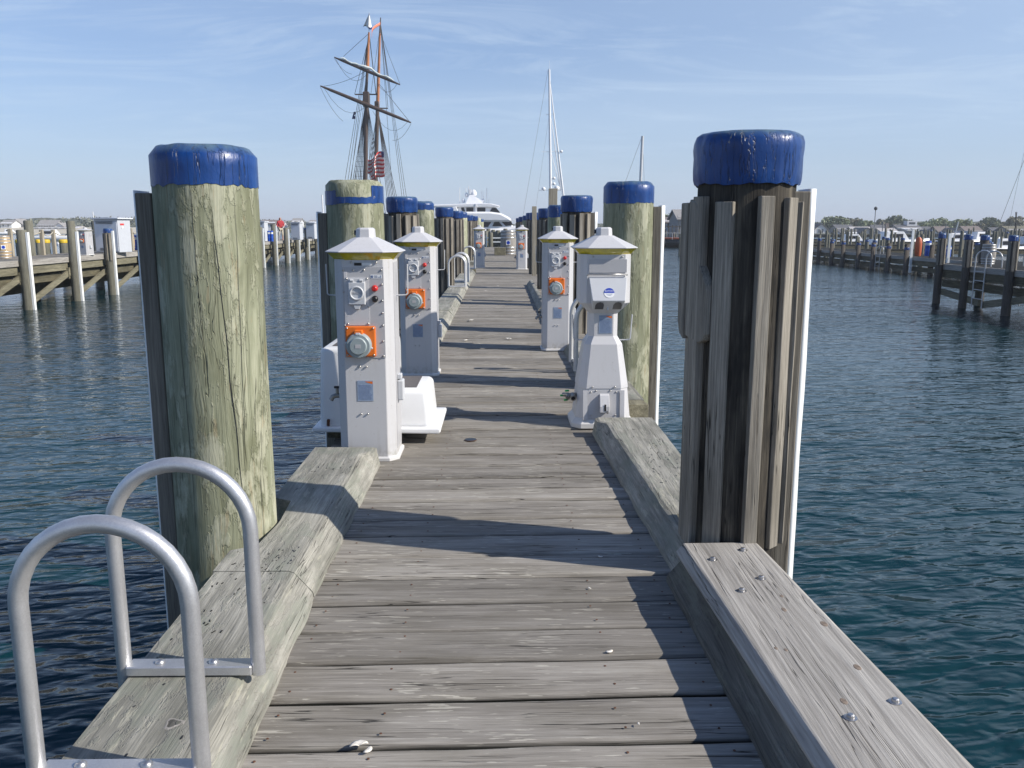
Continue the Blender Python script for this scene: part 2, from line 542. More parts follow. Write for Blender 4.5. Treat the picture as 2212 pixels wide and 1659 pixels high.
def copy_tree(o, parent=None, loc=None, rz=None, label=None, group=None, scale=None):
    c = o.copy()
    COL.objects.link(c)
    if parent is not None:
        c.parent = parent
    if loc is not None:
        c.location = loc
    if rz is not None:
        c.rotation_euler = (0, 0, rz)
    if scale is not None:
        c.scale = scale
    if label:
        c['label'] = label
    if group:
        c['group'] = group
    for ch in children(o):
        copy_tree(ch, c)
    return c


def dup(o, parent, loc, rot=None):
    c = o.copy()
    COL.objects.link(c)
    c.parent = parent
    c.location = loc
    if rot is not None:
        c.rotation_euler = rot
    return c


def arc(c, r, a0, a1, n=14, plane='XZ'):
    out = []
    for i in range(n + 1):
        a = a0 + (a1 - a0) * i / n
        u, v = c[0] + r * math.cos(a), c[1] + r * math.sin(a)
        out.append((u, v))
    return out


def text_mesh(name, body, size, mat, parent, loc, rot=(R(90), 0, 0), depth=0.0006):
    cu = bpy.data.curves.new(name, 'FONT')
    cu.body = body
    cu.size = size
    cu.align_x = 'CENTER'
    cu.align_y = 'CENTER'
    cu.extrude = depth
    tmp = bpy.data.objects.new(name + '_tmp', cu)
    COL.objects.link(tmp)
    bpy.context.view_layer.update()
    me = bpy.data.meshes.new_from_object(tmp.evaluated_get(bpy.context.evaluated_depsgraph_get()))
    bpy.data.objects.remove(tmp)
    me.materials.clear()
    me.materials.append(mat)
    o = bpy.data.objects.new(name, me)
    COL.objects.link(o)
    o.parent = parent
    o.location = loc
    o.rotation_euler = rot
    return o


# ------------------------------------------------------------------ water, shores
def sheet(name, x0, x1, y0, y1, z, mat, kind='structure'):
    return tag(MB().add([(x0, y0, z), (x1, y0, z), (x1, y1, z), (x0, y1, z)], [(0, 1, 2, 3)]).build(name, mat, fix=False), kind=kind)


sheet('water', -2500, 2500, -300, 5000, WATER, M['water'])


# ------------------------------------------------------------------ the pier we stand on
pier = empty('wooden_pier', (0, 0, 0), 'narrow weathered plank pier running straight away from the viewer', 'pier')
SK = 0.027                                     # the boards run slightly out of square


def plank_edges():
    e = [4.94, 4.71, 4.48, 4.28, 4.084, 3.83, 3.61, 3.363, 3.146, 2.923, 2.707, 2.496, 2.28, 2.05, 1.83, 1.61, 1.39, 1.17, 0.95, 0.73, 0.5, 0.28][::-1]
    y = 4.94
    rnd = random.Random(3)
    while y < 41.3:
        y += 0.222 + rnd.uniform(-0.018, 0.018)
        e.append(y)
    return e


def make_deck():
    mb = MB()
    rnd = random.Random(11)
    E_ = plank_edges()
    for i in range(len(E_) - 1):
        y0, y1 = E_[i], E_[i + 1]
        near = y0 < 9
        n = 44 if near else 3
        gap = rnd.uniform(0.0055, 0.0105)
        x0, x1 = -1.06 + rnd.uniform(-0.012, 0.012), 1.06 + rnd.uniform(-0.012, 0.012)
        zt = rnd.uniform(-0.006, 0.004)
        tilt = rnd.uniform(-0.004, 0.004)
        sd = rnd.uniform(0, 99)
        prof = [(0.0, -0.055), (0.0, -0.014), (0.03, -0.003), (0.07, 0.0), (0.5, -0.001), (0.93, 0.0), (0.97, -0.003), (1.0, -0.014), (1.0, -0.055)] if near else [(0, -0.055), (0, -0.010), (0.05, 0), (0.95, 0), (1, -0.010), (1, -0.055)]
        vs, fs = [], []
        P = len(prof)
        for k in range(n + 1):
            x = x0 + (x1 - x0) * k / n
            a = y0 + gap + 0.0035 * noise.noise(Vector((x * 5, sd, 0))) + SK * x
            b = y1 - gap + 0.0035 * noise.noise(Vector((x * 5, sd, 7))) + SK * x
            for (u, z) in prof:
                dz = 0.003 * noise.noise(Vector((x * 3, u * 2 + sd, 3))) if near else 0
                vs.append((x, a + (b - a) * u, z + zt + tilt * (u - 0.5) + dz))
        for k in range(n):
            for j in range(P - 1):
                fs.append((k * P + j, (k + 1) * P + j, (k + 1) * P + j + 1, k * P + j + 1))
        fs.append(tuple(range(P)))
        fs.append(tuple(reversed(range(n * P, n * P + P))))
        mb.add(vs, fs)
    return mb.build('deck', M['deck'], pier)


make_deck()
st = MB()
for x in (-0.98, -0.33, 0.33, 0.98):
    st.box((x, 21, -0.20), (0.09, 41.2, 0.28))
st.build('stringer', M['beam'], pier)
for y in [1.0 + 3.6 * i for i in range(12)]:
    MB().box((0, y, -0.46), (2.3, 0.2, 0.22)).build('cross_beam', M['beam'], pier)


def curb(y0, y1, side, notches=(), top=0.105, inner=0.685, outer=1.045, mat=None, taper=False, seed=0, inner2=None):
    """long curb timber with a worn chamfer towards the deck; notches = (y, half, depth)"""
    n = max(8, int((y1 - y0) / 0.05)) if y0 < 9 else 8
    vs, fs = [], []
    P = 6
    for k in range(n + 1):
        y = y0 + (y1 - y0) * k / n
        j = lambda s: 0.006 * noise.noise(Vector((y * 4.5, s, seed))) if y0 < 9 else 0
        o = outer
        for (ny, nh, nx) in notches:
            d = abs(y - ny) / nh
            if d < 1:
                o = min(o, nx + 0.02 * d)
        ch = 0.072 + j(1)
        if taper and k > n - 3:
            ch = 0.02
        inner_ = inner
        if inner2 is not None:
            inner_ = inner + (inner2 - inner) * k / n
        pr = [(inner_ + j(2) * 1.4, -0.002), (inner_ + 0.006 + j(2), 0.022 + j(3)), (inner_ + ch, top - 0.006 + j(4) * 0.5), (inner_ + ch + 0.02, top + j(5) * 0.4), (o - 0.008, top + j(6) * 0.4), (o, -0.002)]
        for (x, z) in pr:
            vs.append((side * x, y, z))
    for k in range(n):
        for i in range(P):
            i2 = (i + 1) % P
            fs.append((k * P + i, k * P + i2, (k + 1) * P + i2, (k + 1) * P + i))
    fs.append(tuple(range(P)))
    fs.append(tuple(reversed(range(n * P, n * P + P))))
    return MB().add(vs, fs).build('curb', mat or M['curb'], pier)


NL = (3.5, 0.30, 0.95)
curb(0.3, 2.955, -1, seed=1, outer=1.05, inner=0.615, inner2=0.682)
curb(2.965, 4.73, -1, notches=[NL], outer=1.06, taper=True, seed=2)
curb(8.25, 12.6, -1, notches=[(10.2, 0.25, 0.93)], seed=3)
curb(12.64, 17.5, -1, seed=4)
curb(17.55, 24.2, -1, seed=5)
curb(29.0, 36.0, -1, seed=6)
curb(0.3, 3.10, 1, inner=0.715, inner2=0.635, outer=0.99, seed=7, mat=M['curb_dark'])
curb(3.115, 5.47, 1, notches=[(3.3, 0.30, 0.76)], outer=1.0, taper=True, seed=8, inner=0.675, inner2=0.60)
curb(6.05, 9.18, 1, notches=[(7.1, 0.25, 0.86)], seed=9)
curb(9.7, 13.5, 1, notches=[(10.8, 0.25, 0.78)], seed=10, inner=0.62, outer=0.78)
curb(13.55, 19.5, 1, seed=11, inner=0.60, outer=0.74)
curb(28.5, 37.0, 1, seed=12)

# blocks under the far curb pieces
for (x, y) in ((0.95, 5.98), (-0.95, 24.4), (-0.78, 24.6)):
    MB().box((x, y, 0.05), (0.18, 0.16, 0.10), 0.1).build('curb_block', M['fascia'], pier, bevel=0.004)

# newer board bolted on the near right curb
nb = MB()
n = 60
vs, fs = [], []
for k in range(n + 1):
    y = 0.3 + (3.10 - 0.3) * k / n
    j = lambda s: 0.003 * noise.noise(Vector((y * 3, s, 5)))
    xi = 0.672 + 0.040 * (3.1 - y)
    xo = 0.985 + 0.058 * (3.1 - y)
    for (x, z) in ((xi, 0.108), (xi - 0.002, 0.118 + j(1)), (xi + 0.024 + j(2), 0.150), (xi + 0.03, 0.152), (xo - 0.012, 0.152), (xo, 0.146 + j(4)), (xo, 0.108)):
        vs.append((x, y + (0.02 * (x - 0.9) if k == n else 0), z))
P = 7
for k in range(n):
    for i in range(P):
        i2 = (i + 1) % P
        fs.append((k * P + i, k * P + i2, (k + 1) * P + i2, (k + 1) * P + i))
fs.append(tuple(range(P)))
fs.append(tuple(reversed(range(n * P, n * P + P))))
board = nb.add(vs, fs).build('curb_board', M['curb_new'], pier)

# lag bolts in that board (child of the board)
bm_ = MB()
bm_.lathe([(0.017, 0), (0.017, 0.002), (0.010, 0.003), (0.0095, 0.009), (0.006, 0.0115)], 10, smooth=False)
b0 = bm_.build('lag_bolt', M['metal'], board, loc=(0.770, 2.93, 0.152))
for (x, y) in ((0.905, 3.02), (0.895, 2.76), (0.862, 1.915), (1.005, 1.985), (0.80, 2.66), (0.79, 1.2), (0.97, 1.2)):
    dup(b0, board, (x, y, 0.152))
kn = MB()
kn.lathe([(0.0075, 0.0), (0.006, 0.0008)], 12)
k0 = kn.build('knot', M['knot'], board, loc=(0.895, 2.52, 0.1522))
k0.scale = (1, 1.9, 1)
for (x, y, s) in ((0.985, 2.42, 1.4), (0.79, 2.27, 0.7), (0.815, 2.26, 0.7), (0.98, 2.16, 1.3), (0.875, 1.99, 1.2), (0.92, 2.62, 0.8), (0.93, 1.70, 1.1)):
    k = dup(k0, board, (x, y, 0.1522))
    k.scale = (s, s * 1.7, 1)

# nail holes and checks worn into the curbs
nh = MB()
rnd = random.Random(5)
for i in range(150):
    if i < 95:
        x, y, z = -rnd.uniform(0.78, 1.02), rnd.choice([rnd.uniform(1.6, 2.9), rnd.gauss(3.0, 0.14), rnd.gauss(4.25, 0.16), rnd.gauss(3.05, 0.1)]), 0.1055
    else:
        x, y, z = rnd.uniform(0.78, 0.97), rnd.gauss(4.35, 0.42), 0.1055
    if (x < 0 and (y < 1.5 or y > 4.6 or (3.2 < y < 3.8))) or (x > 0 and (y < 3.72 or y > 5.3)):
        continue
    a, l, w = rnd.uniform(-0.5, 0.5), rnd.uniform(0.006, 0.018), rnd.uniform(0.002, 0.005)
    nh.box((x, y, z), (w, l, 0.0016), a)
tag(nh.build('nail_hole', M['black'], pier), kind='stuff')

nl = MB()
for i, e in enumerate(plank_edges()[:60]):
    for x in (-0.33, 0.33, -0.62, 0.60):
        for u in (0.055, 0.165):
            nl.lathe([(0.0042, 0.0), (0.0036, 0.0012)], 7, (x + rnd.uniform(-0.012, 0.012), e + u + SK * x + rnd.uniform(-0.008, 0.008), 0.0005), cap0=False)
tag(nl.build('nail_head', M['rust'], pier), kind='stuff')
kh = MB().lathe([(0.024, 0.0), (0.020, 0.0015), (0.016, 0.001)], 14, (-0.832, 1.99, 0.1052), jitter=lambda a, r, z, i: (r * (1 + 0.25 * math.sin(a * 3 + 1)), z), cap0=False, cap1=False).build('knot_hole_rim', M['curb_new'], pier)
MB().lathe([(0.017, 0.0), (0.001, 0.0006)], 14, (-0.832, 1.99, 0.1062), jitter=lambda a, r, z, i: (r * (1 + 0.25 * math.sin(a * 3 + 1)), z), cap0=False).build('knot_hole', M['curb_dark'], pier)

# drain hole in the deck
hole = MB().lathe([(0.040, 0.001), (0.036, 0.0035)], 24, (-0.19, 5.30, 0.0), cap0=False, cap1=False).build('drain_rim', M['rust'], pier)
MB().lathe([(0.0375, 0.0012), (0.0005, 0.0018)], 24, (-0.19, 5.30, 0.0025), cap0=False).build('drain_hole', M['black'], pier)

# far end of the pier: wide landing
ld = MB()
for i in range(44):
    y = 41.4 + i * 0.25
    ld.box((0, y + 0.12, -0.03), (5.2, 0.238, 0.06))
ld.build('landing_deck', M['deck'], pier)


# ------------------------------------------------------------------ pilings
def pile_trunk(r, ztop, seed, seg=56, hi=True, chamfer=0.035, top_dx=0.0, zb=-2.6):
    rings = 46 if hi else 6
    prof = [(r * (1.06 - 0.06 * (i / rings)), zb + (ztop - chamfer - zb) * i / rings) for i in range(rings + 1)]
    prof += [(r - chamfer * 0.8, ztop - chamfer * 0.12), (r - chamfer * 1.1, ztop), (r * 0.4, ztop + 0.002)]

    def jit(a, rr, z, i):
        q = Vector((math.cos(a) * 1.6, math.sin(a) * 1.6, z * 0.6 + seed))
        q2 = Vector((math.cos(a) * 9.0, math.sin(a) * 9.0, z * 1.1 + seed))
        k = 0.006 * noise.noise(q) + 0.0022 * noise.noise(q2)
        zz = z + (0.006 * noise.noise(Vector((math.cos(a) * 2, math.sin(a) * 2, seed + 9))) if i > rings else 0)
        return rr + (k if hi or True else 0), zz
    return MB().lathe(prof, seg if hi else 16, jitter=jit)


def paint_band(r, z0, z1, seed, ragged=0.014, thick=0.0025, chamfer=0.035, seg=72, wrap=False):
    prof = [(r + thick, z0), (r + thick, z0 + 0.03), (r + thick, (z0 + z1) / 2), (r + thick, z1 - chamfer)]
    if wrap:
        t = thick
        prof = [(r + t * 0.6, z0), (r + t * 0.9, z0 + 0.02), (r + t * 1.05, z0 + 0.05), (r + t * 1.1, z0 + 0.10), (r + t * 1.3, z1 - 0.06), (r + t * 1.15, z1 - 0.035), (r + t * 0.6, z1 - 0.014), (r - 0.01, z1 - 0.002), (r - 0.05, z1), (r * 0.4, z1 + 0.002)]
    else:
        prof += [(r - chamfer * 0.8 + thick, z1 - chamfer * 0.12 + thick), (r - chamfer * 1.1, z1 + thick), (r * 0.4, z1 + thick + 0.002)]

    def jit(a, rr, z, i):
        q = Vector((math.cos(a) * 1.6, math.sin(a) * 1.6, z * 0.6 + seed))
        q2 = Vector((math.cos(a) * 9.0, math.sin(a) * 9.0, z * 1.1 + seed))
        k = 0.006 * noise.noise(q) + 0.0022 * noise.noise(q2)
        if wrap:
            k += 0.006 * noise.noise(Vector((math.cos(a) * 5, math.sin(a) * 5, z * 14)))
        zz = z
        if i == 0:
            zz += ragged * (noise.noise(Vector((math.cos(a) * 4, math.sin(a) * 4, seed + 3))) + 0.6 * noise.noise(Vector((math.cos(a) * 15, math.sin(a) * 15, seed))))
        elif i > len(prof) - 4 and not wrap:
            zz += 0.006 * noise.noise(Vector((math.cos(a) * 2, math.sin(a) * 2, seed + 9)))
        return rr + k, zz
    return MB().lathe(prof, seg, jitter=jit, cap0=False)


def batten_mesh(z0, z1, w=0.062, t=0.036, seed=0, hi=True):
    n = 20 if hi else 2
    vs, fs = [], []
    for k in range(n + 1):
        z = z0 + (z1 - z0) * k / n
        j = (0.003 * noise.noise(Vector((z * 3, seed, 0))), 0.004 * noise.noise(Vector((z * 2, seed, 4)))) if hi else (0, 0)
        for (x, y) in ((0, -w / 2 + j[1]), (t + j[0], -w / 2 + j[1]), (t + j[0], w / 2 + j[1]), (0, w / 2 + j[1])):
            vs.append((x, y, z))
    for k in range(n):
        for i in range(4):
            fs.append((k * 4 + i, k * 4 + (i + 1) % 4, (k + 1) * 4 + (i + 1) % 4, (k + 1) * 4 + i))
    fs += [(3, 2, 1, 0), tuple(range(n * 4, n * 4 + 4))]
    return MB().add(vs, fs)


def outer_fender(parent, side, r, ztop, hi=True, z0=-1.62, strip=True, white=0.042):
    x0 = r - 0.012
    hw_ = 0.066
    if side < 0:
        white, hw_ = 0.020, 0.072
    tm = MB().box((side * (x0 + 0.032), 0, (ztop + z0) / 2), (0.064, 0.15, ztop - z0)).build('fender_timber', M['fender'], parent, bevel=0.004 if hi else 0)
    if strip:
        n = 24 if hi else 1
        vs, fs = [], []
        for k in range(n + 1):
            z = z0 + (ztop + 0.01 - z0) * k / n
            j = 0.004 * noise.noise(Vector((z * 3.2, r * 40, 2))) if hi else 0
            for q in range(9):
                a = -PI / 2 + PI * q / 8
                vs.append((side * (x0 + 0.064 + (white + j) * math.cos(a)), hw_ * math.sin(a), z))
        for k in range(n):
            for i in range(9):
                fs.append((k * 9 + i, k * 9 + (i + 1) % 9, (k + 1) * 9 + (i + 1) % 9, (k + 1) * 9 + i))
        fs += [tuple(reversed(range(9))), tuple(range(n * 9, n * 9 + 9))]
        MB().add(vs, fs, True).build('rub_strip', M['strip'], parent)
    return tm


def green_piling(x, y, r, ztop, side, label, band, seed, hi=True, group='bare timber pilings along the pier', fz=1.47, mat='pile_green', strip=True):
    p = empty('piling', (x, y, 0), label, 'piling', group)
    pile_trunk(r, ztop, seed, hi=hi).build('trunk', M[mat], p)
    if band:
        paint_band(r, ztop - band, ztop, seed, seg=72 if hi else 16).build('painted_top', M['blue'], p)
    if strip:
        outer_fender(p, side, r, fz, hi)
    return p


def clad_piling(x, y, r, ztop, side, label, capz, batz, seed, hi=True, angles=None, z0=0.1, fz=1.47, group='blue capped pilings clad in battens'):
    p = empty('clad_piling', (x, y, 0), label, 'piling', group)
    pile_trunk(r, ztop - 0.01, seed, hi=hi).build('trunk', M['pile_dark'] if hi else M['dark_pile'], p)
    paint_band(r + 0.004, capz, ztop, seed, ragged=0.008, thick=0.014, seg=64 if hi else 16, wrap=True).build('blue_cap', M['wrap'], p)
    angles = angles or [k * 360 / 11 + seed * 13 for k in range(11)]
    proto = {}
    for i, a in enumerate(angles):
        key = i % (5 if hi else 2)
        if hi or key not in proto:
            zt = batz + (0.012 * math.sin(i * 2.3))
            o = batten_mesh(z0 if hi else -0.2, zt, w=0.052 + 0.016 * ((i * 7) % 3) / 2, seed=i + seed, hi=hi, t=0.026 + 0.008 * (i % 2)).build('batten', M['batten'], p, bevel=0.002 if hi else 0)
            proto[key] = o
        else:
            o = proto[key].copy()
            COL.objects.link(o)
            o.parent = p
        ra = R(a)
        o.location = ((r - 0.004) * math.cos(ra), (r - 0.004) * math.sin(ra), 0)
        o.rotation_euler = (0, 0, ra)
    outer_fender(p, side, r - 0.010, fz, hi)
    return p


# near left piling
green_piling(-1.168, 3.5, 0.200, 1.645, -1, 'big pale green piling with ragged blue painted top, nearest on the left', 0.150, 4.2)
# near right piling: angle to camera is -105.6 deg; battens placed as they stand
base_a = -90 - 15.6
pr = clad_piling(0.928, 3.30, 0.180, 1.682, 1, 'tall batten clad piling with thick glossy blue cap, nearest on the right', 1.493, 1.442, 2.7,
                 angles=[base_a - 75, base_a - 54, base_a - 21, base_a + 22, base_a + 58, base_a + 84, base_a + 112, base_a + 150, base_a + 185, base_a + 225, base_a + 255], z0=0.11)
# scalloped bumper board on its left flank
sc_ = [(0, 0.90)] + [(0.085 + 0.045 * math.cos(a), 0.90 + 0.045 + 0.045 * math.sin(a) - 0.02) for a in [R(-80), R(-45), R(-10)]] + [(0.13, 1.08)] + \
      [(0.125, 1.10), (0.105, 1.13), (0.08, 1.17), (0.062, 1.23), (0.056, 1.30), (0.056, 1.37), (0.048, 1.395), (0.03, 1.405), (0, 1.405)]
sb = MB().prism([(u, v - 0.0) for u, v in sc_], -0.019, 0.019, 'XZ').build('bumper_board', M['batten'], pr, bevel=0.003)
sb.location = (-0.200, -0.018, 0.03)
sb.rotation_euler = (0, 0, R(-68))
sb2 = MB().prism([(0, 0.95), (0.03, 0.90), (0.075, 0.885), (0.075, 1.40), (0.0, 1.40)], -0.017, 0.017, 'XZ').build('bumper_board', M['batten'], pr, bevel=0.003)
sb2.location = (-0.212, 0.060, 0.03)
sb2.rotation_euler = (0, 0, R(-86))

lp = bpy.data.objects['piling']
for (a0, a1, zt, zb_, w_) in ((-66, -52, 1.40, 0.25, 0.0035), (-88, -84, 1.62, 0.9, 0.002), (-40, -46, 1.5, 0.5, 0.0018), (-112, -106, 1.1, 0.15, 0.002)):
    vs, fs = [], []
    n_ = 40
    for k in range(n_ + 1):
        u = k / n_
        z = zt + (zb_ - zt) * u
        a = R(a0 + (a1 - a0) * u + 1.2 * noise.noise(Vector((u * 6, a0, 0))))
        q = Vector((math.cos(a) * 1.6, math.sin(a) * 1.6, z * 0.6 + 4.2))
        q2 = Vector((math.cos(a) * 9.0, math.sin(a) * 9.0, z * 1.1 + 4.2))
        rr = 0.200 * (1.06 - 0.06 * (z + 2.6) / 4.21) + 0.006 * noise.noise(q) + 0.0022 * noise.noise(q2) + 0.0016 + (0.004 if z > 1.49 else 0)
        ww = w_ / 0.2 * math.sin(PI * min(1, max(0.02, u))) ** 0.5
        vs += [(rr * math.cos(a - ww / 2), rr * math.sin(a - ww / 2), z), (rr * math.cos(a + ww / 2), rr * math.sin(a + ww / 2), z)]
    for k in range(n_):
        fs.append((2 * k, 2 * k + 1, 2 * k + 3, 2 * k + 2))
    MB().add(vs, fs).build('drying_crack', M['black'], lp, fix=False)
p2 = green_piling(-1.062, 6.42, 0.208, 1.662, -1, 'green piling on the left with a mostly bare top and a blue patch', 0, 8.8, fz=1.43)
# irregular blue paint on it: a band on the near side and a full patch on the right


def patch(parent, r, seed, spans, name='paint_patch'):
    mb = MB()
    for (a0, a1, z0, z1) in spans:
        n = 16
        vs, fs = [], []
        for i in range(n + 1):
            a = R(a0 + (a1 - a0) * i / n)
            for jz in range(5):
                u = jz / 4
                lo = z0 + 0.010 * noise.noise(Vector((i * 0.5, seed, 0)))
                hi_ = z1 + (0.012 * noise.noise(Vector((i * 0.5, seed, 5))) if z1 < 1.60 else 0)
                z = lo + (hi_ - lo) * u
                q = Vector((math.cos(a) * 1.6, math.sin(a) * 1.6, z * 0.6 + seed))
                q2 = Vector((math.cos(a) * 9.0, math.sin(a) * 9.0, z * 1.1 + seed))
                rr = r + 0.004 + 0.006 * noise.noise(q) + 0.0022 * noise.noise(q2)
                vs.append((rr * math.cos(a), rr * math.sin(a), z))
        for i in range(n):
            for jz in range(4):
                fs.append((i * 5 + jz, (i + 1) * 5 + jz, (i + 1) * 5 + jz + 1, i * 5 + jz + 1))
        mb.add(vs, fs, True)
    return mb.build(name, M['blue'], parent, fix=False)


patch(p2, 0.208, 8.8, [(-170, -118, 1.485, 1.585), (-120, -42, 1.495, 1.54), (-46, 40, 1.50, 1.622)])
clad_piling(-1.14, 10.2, 0.165, 1.665, -1, 'batten clad piling with a rounded blue cap, third along the left side', 1.487, 1.455, 5.1, z0=0.0)
green_piling(-1.12, 12.5, 0.178, 1.668, -1, 'pale green piling with a flat blue band, half hidden by the clad one before it', 0.115, 6.6, hi=True)
clad_piling(-1.12, 17.6, 0.165, 1.69, -1, 'blue capped clad piling with a splinter on top, left side', 1.50, 1.46, 7.3, hi=False)
Lfar = [(22.4, 'clad', 1.69), (25.4, 'plain', 1.70), (30.5, 'clad', 1.67), (37.2, 'clad', 1.70), (43.5, 'bare', 1.66), (51, 'plain', 1.66)]
NTH = ['first', 'second', 'third', 'fourth', 'fifth', 'sixth', 'seventh', 'eighth']
for i, (y, k, z) in enumerate(Lfar):
    if k == 'clad':
        clad_piling(-1.12, y, 0.165, z, -1, 'small blue capped clad piling, %s of the distant left row' % NTH[i], z - 0.19, z - 0.23, i + 9.1, hi=False)
    else:
        green_piling(-1.12, y, 0.17, z, -1, ('bare topped piling' if k == 'bare' else 'plain blue topped piling') + ', %s of the distant left row' % NTH[i], 0 if k == 'bare' else 0.17, i + 4.1, hi=False)
green_piling(1.045, 7.1, 0.205, 1.683, 1, 'pale green piling with a neat blue painted top behind the hooded pedestal', 0.165, 12.4, fz=1.49)
clad_piling(0.948, 10.8, 0.178, 1.70, 1, 'batten clad piling with a smooth blue cap, third along the right side', 1.50, 1.475, 14.2, z0=0.0, fz=1.49)
green_piling(0.985, 14.5, 0.19, 1.66, 1, 'blue topped piling half hidden behind the tall square post', 0.20, 15.5, hi=False)
Rfar = [(18.3, 'clad', 1.68), (23.8, 'clad', 1.665), (27.0, 'clad', 1.70), (31.6, 'plain', 1.66), (37.5, 'clad', 1.67), (44, 'clad', 1.66)]
for i, (y, k, z) in enumerate(Rfar):
    if k == 'clad':
        clad_piling(0.985, y, 0.165, z, 1, 'small blue capped clad piling, %s of the distant right row' % NTH[i], z - 0.20, z - 0.24, i + 19.1, hi=False)
    else:
        green_piling(0.985, y, 0.17, z, 1, 'plain blue topped piling, %s of the distant right row' % NTH[i], 0.17, i + 24.1, hi=False)
# square posts
for (x, y, w, z, lb) in ((0.915, 15.1, 0.145, 1.955, 'tall weathered square post standing against the right pilings'), (0.905, 23.0, 0.118, 1.815, 'shorter square timber post further along the right side')):
    q = MB().box((0, 0, z / 2 - 0.5), (w, w, z + 1.0)).build('square_post', M['post'], loc=(x, y, 0), bevel=0.004)
    tag(q, lb, 'post', 'square timber posts')


# ------------------------------------------------------------------ ladders
def make_ladder(x_in, x_out, side, y, label, depth=0.45, hoops=2, mat='alu', top=0.745, rtube=0.0205, rungs=True, z0=0.105, zb=-1.95, group='boarding ladders on the pier'):
    """two hoops across the curb; outer legs go on down to the water with rungs between"""
    L = empty('boarding_ladder', (0, y, 0), label, 'ladder', group)
    xi, xo = side * x_in, side * x_out
    rad = abs(xo - xi) / 2
    cx = (xi + xo) / 2
    zc = top - rtube - rad
    for h in range(hoops):
        yy = h * depth
        pts = [(xi, yy, z0)] + [(xi, yy, z0 + (zc - z0) * t) for t in (0.5,)]
        for k in range(19):
            a = PI * k / 18
            pts.append((cx + (xi - cx) * math.cos(a), yy, zc + rad * math.sin(a)))
        pts += [(xo, yy, zc * 0.5), (xo, yy, z0), (xo, yy, zb)]
        MB().tube(pts, rtube, 20 if mat == 'alu' else 10).build('hoop', M[mat], L)
        br = MB().box(((xi + xo) / 2, yy - 0.001, z0 + 0.018), (abs(xo - xi) - 0.026, 0.052, 0.028)).build('mounting_bar', M[mat], L, bevel=0.003)
        if mat == 'alu':
            for bx in (-0.07, 0.05):
                MB().lathe([(0.014, 0), (0.013, 0.004), (0.008, 0.009), (0.001, 0.010)], 12, (cx + bx * 1.25, yy, z0 + 0.0325)).build('bolt', M['metal'], br)
    if rungs and hoops > 1:
        z = -0.12
        while z > zb + 0.1:
            MB().tube([(xo, 0, z), (xo, depth, z)], 0.014, 8).build('rung', M[mat], L)
            z -= 0.30
    return L


make_ladder(0.685, 1.06, -1, 1.775, 'large satin aluminium ladder with two hoops bolted over the near left curb', depth=0.465, top=0.735)
make_ladder(0.755, 1.10, -1, 6.28, 'white tubed ladder hoop showing behind the nearest left pedestal', hoops=1, mat='hoopw', top=0.68)
make_ladder(0.65, 1.0, 1, 7.28, 'cream tubed ladder with two hoops behind the hooded pedestal', depth=0.50, mat='hoopw')
make_ladder(0.70, 1.03, -1, 17.3, 'pale ladder with nested hoops on the left curb beyond the second pedestal', depth=0.46, mat='hoopw')
make_ladder(0.70, 1.03, -1, 18.9, 'second nested pale ladder just beyond the first on the left curb', depth=0.46, mat='hoopw')
make_ladder(0.72, 1.05, -1, 24.4, 'small pale ladder by the far left pedestal', depth=0.46, mat='hoopw')
make_ladder(0.58, 0.92, -1, 30.6, 'tiny pale ladder hoop beyond the far left pedestal', depth=0.46, mat='hoopw')


# ------------------------------------------------------------------ power pedestals
def ped_cap(p, w=0.205, z=1.155, s=1.0):
    MB().octo([(0.162 * s, 0.162 * s, z - 0.004), (0.203 * s, 0.203 * s, z + 0.0405)], ch=0.42).build('lamp_lens', M['amber'], p)
    MB().octo([(0.206 * s, 0.206 * s, z + 0.040), (0.212 * s, 0.212 * s, z + 0.042), (0.212 * s, 0.212 * s, z + 0.046), (0.062 * s, 0.062 * s, z + 0.122)], ch=0.42).build('roof_cap', M['ped'], p, bevel=0.0015)
    fin_ = MB().octo([(0.054, 0.054, z + 0.119), (0.051, 0.051, z + 0.167), (0.040, 0.040, z + 0.176)], ch=0.5).build('finial', M['ped'], p, bevel=0.0015)
    MB().tube([(-0.053, 0, z + 0.148), (-0.064, 0, z + 0.148)], 0.014, 10).build('photocell', M['black'], fin_)


def screw_proto(parent):
    return MB().lathe([(0.0062, 0), (0.0055, 0.004), (0.0025, 0.006)], 8, smooth=True).build('screw', M['metal'], parent)


def put_label(p, x, y, z, w, h):
    l = MB().box((x, y, z), (w, 0.002, h)).build('instruction_label', M['label'], p)
    MB().add([(x - w * 0.02, y - 0.0015, z + h * 0.46), (x + w * 0.47, y - 0.0015, z + h * 0.46), (x + w * 0.47, y - 0.0015, z + h * 0.33), (x + w * 0.12, y - 0.0015, z + h * 0.41)], [(0, 1, 2, 3)]).build('orange_flash', M['orange'], l, fix=False)
    pr_ = MB()
    rr = random.Random(4)
    for i in range(13):
        zz = z + h * (0.27 - i * 0.057)
        x0 = x - w * 0.42
        while x0 < x + w * 0.36:
            ww = rr.uniform(0.05, 0.16) * w
            if x0 + ww > x + w * 0.43:
                break
            pr_.box((x0 + ww / 2, y - 0.0013, zz), (ww, 0.0006, h * 0.018))
            x0 += ww + w * 0.025
    pr_.build('label_print', M['label_dark'], l)
    return l


